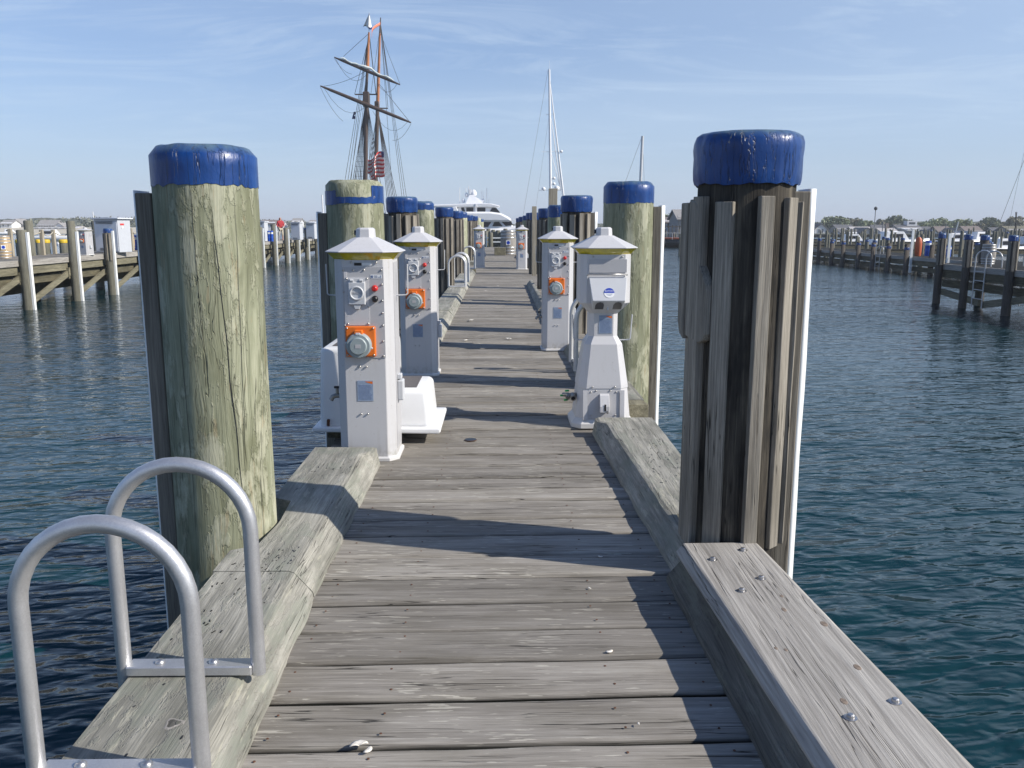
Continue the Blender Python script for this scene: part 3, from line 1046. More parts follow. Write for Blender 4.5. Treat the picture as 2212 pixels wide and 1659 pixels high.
def make_pedestal(loc, label, rz=0.0):
    p = empty('power_pedestal', loc, label, 'power pedestal', 'slim grey power pedestals on the pier', rz)
    hw, hd = 0.163, 0.165
    F_ = -hd
    MB().octo([(hw + 0.014, hd + 0.014, 0.0), (hw + 0.014, hd + 0.014, 0.016), (hw + 0.004, hd + 0.004, 0.024)]).build('base_flange', M['ped_edge'], p)
    MB().octo([(hw, hd, 0.012), (hw, hd, 1.158)]).build('body', M['ped'], p, bevel=0.003)
    # side seams
    MB().box((hw + 0.0012, 0.0, 0.60), (0.0025, 0.205, 1.08)).build('side_panel', M['ped_plate'], p)
    MB().box((-hw - 0.0012, 0.0, 0.60), (0.0025, 0.205, 1.08)).build('side_panel', M['ped_plate'], p)
    plate = MB().box((0.003, F_ - 0.0016, 0.86), (0.228, 0.003, 0.512)).build('face_plate', M['ped_plate'], p)
    MB().box((-0.030, F_ - 0.0045, 0.925), (0.128, 0.003, 0.268)).build('inner_plate', M['ped'], p)
    MB().box((-0.095, F_ - 0.0042, 0.94), (0.016, 0.003, 0.30)).build('plate_lip', M['ped'], p)
    s0 = screw_proto(p)
    s0.rotation_euler = (R(90), 0, 0)
    s0.location = (-0.107, F_ - 0.003, 1.100)
    spots = [(-0.107, 0.62), (-0.107, 0.79), (-0.107, 0.98), (-0.05, 1.10), (0.01, 1.10), (0.107, 1.10), (0.107, 1.02), (0.107, 0.93), (0.107, 0.86), (0.107, 0.79), (0.107, 0.70), (0.107, 0.615),
             (-0.088, 1.052), (0.026, 1.052), (-0.088, 0.80), (0.026, 0.80), (0.03, 0.895), (-0.06, 1.142), (0.08, 1.142), (-0.03, 0.555), (0.008, 0.555), (-0.03, 0.28), (0.008, 0.28)]
    for (x, z) in spots:
        dup(s0, p, (x, F_ - (0.006 if x == 0.026 or x == -0.088 else 0.003), z), (R(90), 0, 0))
    # small socket with its flap
    sk = MB().box((-0.032, F_ - 0.014, 0.970), (0.096, 0.020, 0.128)).build('socket_cover', M['lightplastic'], p, bevel=0.006, seg=2)
    sm = MB().box((-0.032, F_ - 0.010, 1.042), (0.088, 0.014, 0.018))
    sm.tube([(-0.066, F_ - 0.018, 1.042), (-0.050, F_ - 0.018, 1.042)], 0.009, 10)
    sm.tube([(-0.014, F_ - 0.018, 1.042), (0.002, F_ - 0.018, 1.042)], 0.009, 10)
    sm.build('hinge', M['lightplastic'], sk)
    MB().prism([(-0.054, 0.906), (-0.010, 0.906), (-0.020, 0.882), (-0.044, 0.882)], F_ - 0.020, F_ - 0.010, 'XZ').build('latch', M['lightplastic'], sk, bevel=0.002)
    rg = []
    for k in range(25):
        a = 2 * PI * k / 24
        rg.append((-0.032 + 0.035 * math.cos(a), F_ - 0.026, 0.972 + 0.035 * math.sin(a)))
    MB().tube(rg, 0.0058, 8, caps=False).build('ring', M['lightplastic'], sk)
    text_mesh('lettering', 'EATON', 0.017, M['ped_plate'], sk, (-0.032, F_ - 0.0255, 0.972))
    # buttons
    for (nm, z, m) in (('red_button', 0.998, 'red'), ('black_button', 0.939, 'black')):
        MB().tube([(0.067, F_ - 0.003, z), (0.067, F_ - 0.008, z), (0.067, F_ - 0.022, z), (0.067, F_ - 0.027, z)], [0.018, 0.0185, 0.0165, 0.010], 20).build(nm, M[m], p)
    # inlet
    oi = MB().box((-0.019, F_ - 0.013, 0.700), (0.170, 0.022, 0.174)).build('inlet_plate', M['orange'], p, bevel=0.008, seg=2)
    MB().tube([(-0.026, F_ - 0.022, 0.682), (-0.026, F_ - 0.060, 0.680), (-0.026, F_ - 0.066, 0.680)], [0.071, 0.070, 0.064], 36).build('inlet_cap', M['greycap'], oi)
    MB().tube([(-0.026, F_ - 0.060, 0.680), (-0.026, F_ - 0.074, 0.680), (-0.026, F_ - 0.077, 0.680)], [0.050, 0.048, 0.044], 32).build('cap_face', M['greycap'], oi)
    MB().prism([(-0.052, 0.742), (-0.046, 0.768), (-0.004, 0.768), (0.0, 0.742)], F_ - 0.060, F_ - 0.022, 'XZ').build('cap_tab', M['orange'], oi, bevel=0.003)
    MB().box((-0.026, F_ - 0.064, 0.748), (0.026, 0.008, 0.014)).box((0.046, F_ - 0.050, 0.668), (0.014, 0.012, 0.010), Matrix.Rotation(0.5, 3, 'Y')).box((-0.096, F_ - 0.050, 0.696), (0.014, 0.012, 0.010), Matrix.Rotation(0.5, 3, 'Y')).build('cap_latch', M['lightplastic'], oi, bevel=0.002)
    MB().box((-0.026, F_ - 0.0775, 0.680), (0.030, 0.0015, 0.022)).build('rating_mark', M['ped_plate'], oi)
    for (x, z) in ((-0.093, 0.776), (0.055, 0.776), (-0.093, 0.624), (0.055, 0.624)):
        dup(s0, oi, (x, F_ - 0.024, z), (R(90), 0, 0))
    # stickers
    MB().box((-0.024, F_ - 0.002, 1.132), (0.040, 0.003, 0.015)).build('dark_sticker', M['black'], p)
    MB().box((0.026, F_ - 0.002, 1.132), (0.052, 0.003, 0.015)).build('pale_sticker', M['sticker_w'], p)
    sw = MB().box((0.076, F_ - 0.0035, 1.063), (0.062, 0.002, 0.021)).build('approval_sticker', M['sticker_w'], p)
    sp = MB()
    for (x, w_, h_) in ((0.054, 0.010, 0.013), (0.075, 0.018, 0.0025), (0.075, 0.016, 0.002), (0.093, 0.010, 0.002), (0.102, 0.002, 0.015)):
        sp.box((x, F_ - 0.005, 1.063 + (0.004 if h_ == 0.0025 else -0.003 if h_ == 0.002 else 0)), (w_, 0.001, h_))
    sp.build('sticker_print', M['label_dark'], sw)
    put_label(p, -0.004, F_ - 0.0015, 0.414, 0.090, 0.118)
    # side weatherproof outlet
    so = MB().box((hw + 0.020, -0.02, 0.395), (0.036, 0.075, 0.120)).build('side_outlet', M['lightplastic'], p, bevel=0.008, seg=2)
    MB().box((hw + 0.014, -0.02, 0.474), (0.026, 0.055, 0.030)).build('outlet_hinge', M['lightplastic'], so, bevel=0.004)
    # cable hooks
    for s in (-1, 1):
        MB().tube([(s * hw, 0.0, 0.945), (s * 0.222, 0.0, 0.948), (s * 0.232, 0.0, 0.956), (s * 0.234, 0.0, 1.125)], 0.0042, 8).build('cable_hook', M['lightplastic'], p)
    # spigot on the water side
    sg = MB().tube([(-hw, -0.02, 0.357), (-hw - 0.040, -0.02, 0.357), (-hw - 0.058, -0.022, 0.350), (-hw - 0.068, -0.026, 0.330)], [0.013, 0.014, 0.015, 0.0145], 12)
    sg.tube([(-hw - 0.030, -0.02, 0.360), (-hw - 0.030, -0.02, 0.402)], 0.009, 10)
    sg.build('spigot', M['dull_metal'], p)
    MB().box((-hw - 0.030, -0.02, 0.408), (0.036, 0.014, 0.014)).build('spigot_handle', M['black'], p, bevel=0.003)
    ped_cap(p)
    return p


ped = make_pedestal((-0.768, 4.985, 0), 'slim grey power pedestal with orange inlet, nearest on the left')
for (x, y, lb) in ((-0.733, 7.80, 'slim grey pedestal, half in shadow, second along the left side'),
                   (0.622, 9.36, 'slim grey pedestal with orange inlet in front of the batten clad piling on the right'),
                   (0.665, 26.5, 'small distant pedestal on the right beside the wooden barrel'),
                   (-0.655, 27.5, 'small distant pedestal on the left near the end of the pier')):
    copy_tree(ped, loc=(x, y, 0), label=lb)

# hooded pedestal, right near
hp = empty('hooded_pedestal', (0.692, 5.79, 0), 'pale grey hooded pedestal with a round blue and white sticker, right side', 'power pedestal')
MB().octo([(0.215, 0.20, 0.0), (0.215, 0.20, 0.03), (0.185, 0.175, 0.065)], ch=0.3).build('base_flange', M['ped_edge'], hp, bevel=0.003)
MB().octo([(0.187, 0.178, 0.05), (0.166, 0.160, 0.268)], ch=0.32).build('lower_body', M['ped'], hp, bevel=0.002)
MB().octo([(0.170, 0.164, 0.266), (0.168, 0.162, 0.290), (0.128, 0.126, 0.560), (0.096, 0.096, 0.612), (0.096, 0.096, 0.77)], ch=0.32).build('tapered_body', M['ped'], hp, bevel=0.002)
MB().octo([(0.098, 0.098, 0.768), (0.166, 0.166, 0.840), (0.166, 0.166, 1.158)], ch=0.24).build('head', M['ped'], hp, bevel=0.002)
# hood
hx = 0.124
hood = MB()
prof = [(-0.160, 1.010), (-0.178, 1.010), (-0.255, 0.862), (-0.165, 0.800)]
vs = []
for s, k in ((-1, 1.0), (1, 1.0)):
    for i, (y, z) in enumerate(prof):
        w = (hx, hx, 0.106, 0.100)[i]
        vs.append((s * w + 0.012, y, z))
hood.add(vs, [(0, 1, 2, 3), (7, 6, 5, 4), (1, 5, 6, 2), (2, 6, 7, 3), (0, 4, 5, 1), (3, 7, 4, 0)])
hd_ = hood.build('hood', M['lightplastic'], hp, bevel=0.003)
# two cable openings under the hood, lying on its sloping lower face
a_, b_ = Vector((0, -0.255, 0.862)), Vector((0, -0.165, 0.800))
dn = (b_ - a_).normalized()
nn = Vector((0, -dn.z * -1, dn.y * -1)).normalized()
nrm = Vector((0, dn.z, -dn.y)).normalized()
for sx in (-0.055, 0.062):
    pts = []
    L_ = (b_ - a_).length
    for (u, v) in [(-0.028, 0.96), (-0.028, 0.45), (-0.020, 0.22), (0, 0.12), (0.020, 0.22), (0.028, 0.45), (0.028, 0.96)]:
        q = a_ + dn * (v * L_) + nrm * 0.0025
        pts.append((sx + 0.012 + u, q.y, q.z))
    MB().add(pts, [tuple(range(7))]).build('cable_opening', M['black'], hd_, fix=False)
MB().tube([(0.012, -0.185, 0.818), (0.012, -0.190, 0.795)], 0.006, 8).build('lock_pin', M['metal'], hd_)
MB().tube([(-0.120, -0.171, 1.022), (-0.120, -0.186, 1.030), (0.136, -0.186, 1.030), (0.136, -0.171, 1.022)], 0.0045, 8).build('hinge_rod', M['metal'], hd_)
# round sticker lying on the sloping hood front
fa, fb = Vector((0, -0.178, 1.010)), Vector((0, -0.255, 0.862))
ang = math.atan2(-(fb.y - fa.y), -(fb.z - fa.z))
c_ = fa.lerp(fb, 0.66)
st_ = bpy.data.objects.new('round_sticker', None)
bpy.data.objects.remove(st_)
disc = MB().tube([(0, 0.0, 0), (0, -0.0015, 0)], 0.034, 32, smooth=False).build('round_sticker', M['sticker_w'], hd_, loc=(0.016, c_.y - 0.0012, c_.z - 0.0006))
disc.rotation_euler = (-ang if False else ang * -1, 0, 0)
half = [(0.034 * math.cos(R(a)), 0.034 * math.sin(R(a))) for a in range(0, 181, 12)]
MB().prism(half, -0.0024, -0.0016, 'XZ').build('sticker_top', M['sticker_b'], disc)
text_mesh('lettering', 'EATON', 0.0165, M['sticker_w'], disc, (0, -0.0027, 0.013), depth=0.0003)
tl = MB()
for (z, w) in ((-0.007, 0.044), (-0.013, 0.036), (-0.019, 0.024)):
    tl.box((0, -0.0018, z), (w, 0.0006, 0.0022))
tl.build('sticker_print', M['label'], disc)
MB().box((0.014, -0.168, 1.088), (0.046, 0.003, 0.016)).build('upper_sticker', M['sticker_w'], hp)
MB().box((0.016, -0.168, 1.064), (0.036, 0.003, 0.018)).build('red_display', M['black'], hp)
MB().box((0.012, -0.1685, 1.083), (0.245, 0.004, 0.086)).build('upper_plate', M['ped_plate'], hp)
hp.children[-1].location.y = 0.0015
s1 = screw_proto(hp)
s1.rotation_euler = (R(90), 0, 0)
s1.location = (-0.085, -0.166, 1.143)
for (x, y, z) in ((0.105, -0.166, 1.143), (-0.075, -0.166, 0.28), (0.075, -0.166, 0.28), (-0.085, -0.166, 0.245), (0.085, -0.167, 0.245), (-0.08, -0.182, 0.09), (0.08, -0.182, 0.09), (-0.05, -0.167, 0.255), (0.045, -0.167, 0.255)):
    dup(s1, hp, (x, y, z), (R(90), 0, 0))
put_label(hp, 0.012, -0.0975, 0.692, 0.088, 0.122)
dr = MB().add([(-0.105, -0.1665, 0.252), (0.105, -0.1665, 0.252), (0.112, -0.183, 0.065), (-0.112, -0.183, 0.065)], [(0, 1, 2, 3)]).build('door', M['ped_plate'], hp, fix=False)
MB().prism([(-0.165, 0.235), (-0.19, 0.225), (-0.222, 0.155), (-0.222, 0.115), (-0.175, 0.115)], -0.028, 0.035, 'YZ').build('latch_cover', M['ped'], dr, bevel=0.002)
MB().box((0.006, -0.2225, 0.148), (0.012, 0.003, 0.045)).build('key_slot', M['black'], dr)
MB().box((0.022, -0.222, 0.118), (0.012, 0.01, 0.022)).build('padlock', M['metal'], dr, bevel=0.002)
for s_ in (-1, 1):
    MB().box((s_ * 0.1235, -0.181, 0.158), (0.03, 0.004, 0.20), Matrix.Rotation(-0.09, 3, 'X')).build('corner_rib', M['ped'], hp)
for s in (-1, 1):
    MB().tube([(s * 0.125, 0.0, 0.575), (s * 0.185, -0.01, 0.578), (s * 0.193, -0.012, 0.588), (s * 0.202, -0.012, 0.750)], 0.0045, 8).build('cable_hook', M['lightplastic'], hp)
tp = MB().tube([(-0.16, -0.05, 0.205), (-0.225, -0.07, 0.205), (-0.235, -0.09, 0.190)], 0.016, 12)
tp.tube([(-0.20, -0.06, 0.205), (-0.20, -0.13, 0.195)], 0.019, 14)
tp.tube([(-0.225, -0.05, 0.205), (-0.262, -0.02, 0.200)], 0.014, 10)
taps = tp.build('tap_manifold', M['dull_metal'], hp)
MB().tube([(-0.20, -0.131, 0.1948), (-0.20, -0.1318, 0.1946)], 0.013, 14).build('tap_mouth', M['black'], taps)
for (x, y, z) in ((-0.235, -0.03, 0.228), (-0.268, -0.03, 0.196), (-0.245, -0.06, 0.170)):
    MB().box((x, y, z), (0.030, 0.014, 0.012), 0.4).build('tap_handle', M['green_h'], taps, bevel=0.003)
ped_cap(hp)

# ------------------------------------------------------------------ fibreglass step box
sx = empty('dock_steps', (-0.80, 5.53, 0), 'white moulded fibreglass dock steps behind the nearest left pedestal', 'steps')


def rounded_body(x0, x1, y0, y1, z0, z1, taper, name, parent):
    n = MB()
    vs = [(x0, y0, z0), (x1, y0, z0), (x1, y1, z0), (x0, y1, z0), (x0 + taper, y0 + taper, z1), (x1 - taper, y0 + taper, z1), (x1 - taper, y1 - taper, z1), (x0 + taper, y1 - taper, z1)]
    n.add(vs, [(3, 2, 1, 0), (4, 5, 6, 7), (0, 1, 5, 4), (1, 2, 6, 5), (2, 3, 7, 6), (3, 0, 4, 7)], True)
    return n.build(name, M['white'], parent, bevel=0.035, seg=4)


rounded_body(-0.335, 0.10, -0.29, 0.27, 0.09, 0.60, 0.018, 'upper_step', sx)
rounded_body(-0.32, 0.365, -0.285, 0.265, 0.091, 0.335, 0.022, 'lower_step', sx)
MB().prism([(-0.375, 0.078), (0.415, 0.062), (0.425, 0.075), (0.425, 0.098), (-0.37, 0.108)], -0.33, 0.31, 'XZ').build('flange', M['white'], sx, bevel=0.01, seg=3)
MB().box((0.185, 0.0, 0.336), (0.17, 0.40, 0.006)).build('tread_pad', M['tread'], sx)
MB().box((-0.12, 0.0, 0.601), (0.26, 0.40, 0.006)).build('tread_pad', M['tread'], sx)
MB().tube([(-0.275, -0.310, 0.115), (-0.27, -0.316, 0.155)], 0.010, 8).build('rusty_bolt', M['rust'], sx)
MB().box((-0.16, -0.1, 0.031), (0.30, 0.12, 0.062)).box((-0.05, 0.2, 0.031), (0.60, 0.10, 0.062)).build('support_block', M['beam'], sx)

# ------------------------------------------------------------------ things on the deck


def cask(loc, s, label, mat='cask_grey', sticker=True, group=None, half=False):
    c = empty('barrel', loc, label, 'barrel', group)
    h, r = 0.92 * s, 0.30 * s
    pf = [(r * (0.80 + 0.20 * math.sin(PI * (0.12 + 0.76 * i / 12))), h * i / 12) for i in range(13)]

    def jit(a, rr, z, i):
        return rr * (1 + 0.004 * math.cos(a * 22)), z
    MB().lathe(pf, 66, jitter=jit).build('staves', M[mat], c)
    for (z) in (0.04, 0.16, 0.30, 0.70, 0.84, 0.96):
        rr = r * (0.80 + 0.20 * math.sin(PI * (0.12 + 0.76 * z)))
        MB().lathe([(rr + 0.004, h * z - 0.018 * s), (rr + 0.007, h * z - 0.016 * s), (rr + 0.007, h * z + 0.016 * s), (rr + 0.004, h * z + 0.018 * s)], 40, cap0=False, cap1=False).build('hoop', M['band'], c)
    if sticker:
        a = math.atan2(-loc[1], -loc[0])
        d = Vector((math.cos(a), math.sin(a), 0))
        q = Matrix.Rotation(a + PI / 2, 3, 'Z')
        k = MB().box(Vector((0, 0, h * 0.5)) + d * (r + 0.012), (0.17 * s, 0.008, 0.17 * s), q).build('white_sign', M['sticker_w'], c)
        MB().tube([Vector((0, 0, h * 0.5)) + d * (r + 0.014), Vector((0, 0, h * 0.5)) + d * (r + 0.019)], 0.065 * s, 20).build('blue_roundel', M['sticker_b'], k)
    return c


cask((0.375, 39.2, 0), 1.18, 'grey wooden barrel with metal hoops and blue roundel at the pier end')
MB_ = MB().box((0, 0, 0.17), (0.50, 0.4, 0.34)).build('timber_block', M['fascia'], loc=(0.0, 38.6, 0), bevel=0.01)
tag(MB_, 'squat tan timber block beside the far barrel', 'block')


def shell(x, y, s, label):
    mb = MB()
    vs, fs = [], []
    n = 9
    for i in range(n):
        a = PI * i / (n - 1)
        for k in range(4):
            u = k / 3
            vs.append((s * u * math.cos(a) * 1.1, s * u * math.sin(a), 0.35 * s * math.sin(PI * (0.15 + 0.6 * u)) * (1 + 0.15 * (i % 2))))
    for i in range(n - 1):
        for k in range(3):
            fs.append((i * 4 + k, (i + 1) * 4 + k, (i + 1) * 4 + k + 1, i * 4 + k + 1))
    mb.add(vs, fs, True)
    o = mb.build('shell_fragment', M['shell'], loc=(x, y, 0.004), fix=False)
    o.rotation_euler = (0, 0, s * 300)
    sol = o.modifiers.new('thick', 'SOLIDIFY')
    sol.thickness = 0.0015
    return tag(o, label, 'shell', 'broken shells on the deck')


for (x, y, s, lb) in ((0.345, 2.535, 0.012, 'white shell bit on the deck right of centre beside the curb shadow edge'),
                      (-0.372, 2.035, 0.022, 'crumpled white shell fragment on the lower left deck boards'),
                      (-0.350, 2.02, 0.014, 'small shell chip lying against the crumpled fragment'),
                      (0.335, 3.02, 0.007, 'tiny white shell speck near the right curb'),
                      (0.41, 3.33, 0.009, 'thin pale shell sliver beside the right curb joint'),
                      (0.378, 2.13, 0.005, 'smallest white speck near the lower right boards'),
                      (-0.40, 12.1, 0.045, 'pale shell on the deck beyond the second left pedestal'),
                      (-0.42, 10.0, 0.035, 'pale shell on the deck level with the third left piling'),
                      (0.09, 10.1, 0.040, 'tan shell bits in the middle of the walkway'),
                      (-0.3, 17.5, 0.04, 'distant pale shell beside the nested ladders'),
                      (-0.05, 19.0, 0.03, 'distant pale shell in the middle of the pier')):
    shell(x, y, s, lb)


# ------------------------------------------------------------------ docks either side
def side_pier(name, label, x0, x1, y0, y1, z, side, fascia, brace_y, brace_len, fh=0.34, cross=True, flip=False):
    """pier parallel to ours; side +1: the face we see looks to -x, -1: to +x"""
    p = empty(name, (0, 0, 0), label, 'pier')
    face = x0 if side > 0 else x1
    d = MB()
    y = y0
    rr = random.Random(int(y0 * 10))
    while y < y1:
        w = 0.24
        d.box(((x0 + x1) / 2, y + w / 2, z - 0.035), (x1 - x0, w - 0.012, 0.07 + rr.uniform(-0.004, 0.004)))
        y += w
    d.build('deck', M['deck'], p)
    s = side
    MB().box((face - s * 0.02, (y0 + y1) / 2, z - 0.10), (0.10, y1 - y0, 0.20)).build('edge_board', M['curb_new'], p)
    MB().box((face + s * 0.06, (y0 + y1) / 2, z - 0.32), (0.12, y1 - y0, fh)).build('fascia', M[fascia], p)
    MB().box((face + s * 0.25, (y0 + y1) / 2, z - 0.72), (0.12, y1 - y0, 0.26)).build('lower_beam', M['beam'], p)
    MB().box((x1 if side > 0 else x0, (y0 + y1) / 2, z - (0.4 if side > 0 else 0.75)), (0.10, y1 - y0, 0.5 if side > 0 else 1.3)).build('back_beam_screen', M['beam'], p)  # left one deepened into a dark screen standing in for under-deck shade
    for by in brace_y:
        MB().bar((face - s * 0.02, by, z - 0.62), (face - s * 0.02, by + brace_len, WATER + 0.06), 0.07, 0.20).build('brace', M['fascia'] if fascia == 'fascia' else M['beam'], p)
        if cross:
            MB().box((face + s * 0.5, by, z - 0.55), (1.2, 0.10, 0.30)).build('cross_beam', M['fascia'], p)
            bt = MB().tube([(face + s * 0.16, by - 0.06, z - 0.48), (face + s * 0.16, by - 0.09, z - 0.48)], 0.05, 10)
            bt.tube([(face + s * 0.16, by - 0.06, z - 0.62), (face + s * 0.16, by - 0.09, z - 0.62)], 0.05, 10)
            bt.build('bolt_head', M['metal'], p)
    return p


ZL = 0.16
side_pier('side_pier', 'weathered pier across the water on the left with tan fascia and diagonal braces', -18.3, -16.2, 18, 96, ZL, -1, 'fascia', [25.9 + 3.3 * i for i in range(15)], -3.2)
ZR = -0.06
side_pier('side_pier', 'dark finger pier at the right edge with blue capped pilings', 16.15, 18.3, 16, 31.6, ZR, 1, 'beam', [], 2)
fp = bpy.data.objects['side_pier.001']
MB().bar((16.1, 31.1, ZR - 1.0), (16.1, 28.6, WATER + 0.25), 0.09, 0.22).build('brace', M['fascia'], fp)
MB().bar((16.1, 25.2, ZR - 0.72), (16.1, 28.4, WATER + 0.2), 0.09, 0.22).build('brace', M['fascia'], fp)
side_pier('side_pier', 'long lower pier at mid distance on the right lined with blue capped pilings', 24.2, 26.6, 36, 96, -0.52, 1, 'beam', [50.6, 55.4, 60.2], 2.2, cross=False)


def simple_pile(x, y, r, ztop, label, group, mat='far_pile', cap=None, strip=0, battens=0, name='piling', caph=0.16):
    p = empty(name, (x, y, 0), label, 'piling', group)
    prof = [(r * 1.08, -2.2), (r, 0.2), (r * 0.96, ztop - 0.03), (r * 0.8, ztop)]
    MB().lathe(prof, 16).build('trunk', M[mat], p)
    if cap:
        MB().lathe([(r * 1.06, ztop - caph), (r * 1.08, ztop - 0.05), (r * 0.95, ztop + 0.015), (r * 0.5, ztop + 0.025)], 16, cap0=False).build('painted_cap', M[cap], p)
    if strip:
        MB().box((strip * (r + 0.03), -0.02, (ztop - 0.08 + WATER) / 2 - 0.1), (0.075, 0.12, ztop - 0.08 - WATER + 0.2)).build('rub_strip', M['strip'], p)
    for i in range(battens):
        a = R(-150 + i * 50)
        MB().box(((r + 0.015) * math.cos(a), (r + 0.015) * math.sin(a), (ztop - caph - 0.02 - 0.1) / 2), (0.05, 0.08, ztop - caph - 0.02 + 0.1), a).build('batten', M['batten'], p)
    return p


GL = 'pilings along the left side pier'
for i, (x, y, z, k, lb) in enumerate([
    (-16.0, 29.3, 1.17, 'g', 'round topped piling with a white strip at the far left of the left pier'),
    (-16.0, 32.7, 1.16, 'g', 'round piling with a white strip standing before the socket pedestal on the left pier'),
    (-15.95, 35.6, 1.17, 'c', 'blue capped batten piling in front of the big grey cabinet'),
    (-15.9, 57.9, 1.17, 'g', 'flat topped piling just right of the big near piling, by the first far ladder'),
    (-15.9, 61.3, 1.35, 'g', 'taller piling right of the blue drums on the left pier'),
    (-15.9, 64.8, 1.10, 'g', 'piling directly before the person in red'),
    (-15.9, 68.2, 1.08, 'b', 'blue topped piling right of the person in red'),
    (-15.9, 71.6, 1.06, 'b', 'dark piling with a faint blue top near the coiled ropes'),
    (-15.8, 75.0, 1.06, 'c', 'furthest visible blue capped batten piling of the left pier'),
    (-16.0, 38.9, 1.16, 'g', 'left pier piling mostly hidden behind the big near piling')]):
    simple_pile(x, y, 0.168, z, lb, GL, cap='blue' if k in 'cb' else None, strip=1, battens=3 if k == 'c' else 0)
for (px, py, Y) in ((60, 476, 33.5), (151.6, 477, 36.5), (205, 477, 40), (640, 478, 70)):
    q = at(px, py, Y)
    simple_pile(q.x, Y, 0.17, q.z, {60: 'tall plain piling on the far edge of the left pier, furthest left', 151.6: 'tall plain piling behind the socket pedestal', 205: 'dark plain piling left of the grey cabinet', 640: 'plain piling beyond the person in red'}[px], GL)
for i, (px, Y) in enumerate(((41.7, 45), (82, 47), (98, 45), (136, 45), (146, 48), (204.6, 47))):
    q = at(px, 518, Y)
    simple_pile(q.x, Y, 0.20 if i in (0, 2, 3) else 0.14, q.z, 'yellow topped piling behind the left pier, %s from the left' % NTH[i], 'yellow topped pilings', cap='yellow')

# rope rail along the back of the left pier
GRP = 'slim rail posts behind the left pier'
prev = None
rp = [(21, 494), (89, 496), (114, 496), (155, 496), (214, 495), (282, 493), (298, 491)]
pts3 = []
for i, (px, py) in enumerate(rp):
    Y = 33 + i * 1.3
    q = at(px, py, Y)
    o = MB().box((0, 0, (q.z - 0.1) / 2), (0.13, 0.13, q.z + 0.1)).build('rail_post', M['post'], loc=(q.x, Y, 0), bevel=0.01)
    tag(o, 'slim wooden rail post behind the left pier, %s from the left' % NTH[i], 'post', GRP)
    pts3.append(Vector((q.x, Y, q.z - 0.08)))
for i in range(len(pts3) - 1):
    a, b = pts3[i], pts3[i + 1]
    mb = MB()
    mb.tube([a.lerp(b, t / 8) - Vector((0, 0, 0.16 * 4 * (t / 8) * (1 - t / 8))) for t in range(9)], 0.022, 6)
    tag(mb.build('rail_rope', M['rope']), 'sagging pale rope between rail posts, %s span from the left' % NTH[i], 'rope', 'ropes slung between rail posts')

# cabinets and kit on the left pier


def cabinet(px0, px1, ptop, pbot, Y, label, split=0.62, cat='cabinet', sign=False):
    b, tpt = at((px0 + px1) / 2, pbot, Y), at((px0 + px1) / 2, ptop, Y)
    w = (px1 - px0) / F * Y * 0.80
    h = tpt.z - b.z
    p = empty('utility_cabinet', (b.x, Y, b.z), label, cat, 'electrical cabinets on the left pier', R(-12))
    MB().box((0, 0, h * 0.48), (w, w * 0.75, h * 0.96)).build('body', M['cab'], p, bevel=0.01)
    MB().prism([(-w * 0.58, h * 0.955), (w * 0.58, h * 0.955), (w * 0.58, h * 0.985), (w * 0.1, h * 1.0), (-w * 0.58, h * 0.985)], -w * 0.46, w * 0.46, 'XZ').build('lid', M['cabw'], p)
    MB().box((0, -w * 0.38, h * 0.45), (w * 0.92, 0.02, h * 0.82)).build('door', M['cabw'], p)
    v = MB()
    for k in range(5):
        v.box((-w * 0.05, -w * 0.395, h * (0.88 - 0.016 * k)), (w * 0.7, 0.012, h * 0.006))
        v.box((-w * 0.05, -w * 0.395, h * (0.12 - 0.016 * k)), (w * 0.5, 0.012, h * 0.006))
    v.build('vent', M['black'], p)
    if sign:
        s = MB().box((w * 0.502, -w * 0.12, h * 0.80), (0.02, w * 0.22, h * 0.05)).build('red_sign', M['flag_r'], p)
        MB().box((w * 0.512, -w * 0.12, h * 0.72), (0.01, w * 0.1, h * 0.08)).build('white_notice', M['sticker_w'], p)
    return p


cabinet(212, 282, 469.6, 544.5, 37.2, 'big pale grey electrical cabinet with an overhanging lid on the left pier', sign=True)
cabinet(553, 580, 477, 521, 62, 'pale cabinet at the right flank of the big near piling')
cabinet(630, 655, 479.6, 518, 67, 'pale cabinet right behind the person in red')
cabinet(662, 686, 480.5, 516, 71, 'low pale cabinet left of the second near piling')
q = at(188, 549, 34.4)
c = copy_tree(ped, loc=(q.x, 34.4, ZL), label='pale socket pedestal standing on the left pier beside the grey cabinet', group='slim grey power pedestals on the pier', rz=R(-14))
c.scale = (1.25, 1.25, 0.80)


def drum(px, pt, pb, Y, wpx, label, mat='blue_pl'):
    b, t_ = at(px, pb, Y), at(px, pt, Y)
    r = wpx / 2 / F * Y
    h = t_.z - b.z
    p = empty('plastic_drum', (b.x, Y, b.z), label, 'drum', 'blue plastic drums')
    MB().lathe([(r * 0.94, 0), (r, h * 0.04), (r * 0.98, h * 0.3), (r * 1.03, h * 0.33), (r * 0.98, h * 0.36), (r * 0.98, h * 0.62), (r * 1.03, h * 0.65), (r * 0.98, h * 0.68), (r, h * 0.94), (r * 0.9, h)], 24).build('body', M[mat], p)
    MB().lathe([(r * 1.02, h * 0.70), (r * 1.02, h * 0.86)], 24, cap0=False, cap1=False).build('pale_band', M['sticker_w'], p)
    return p


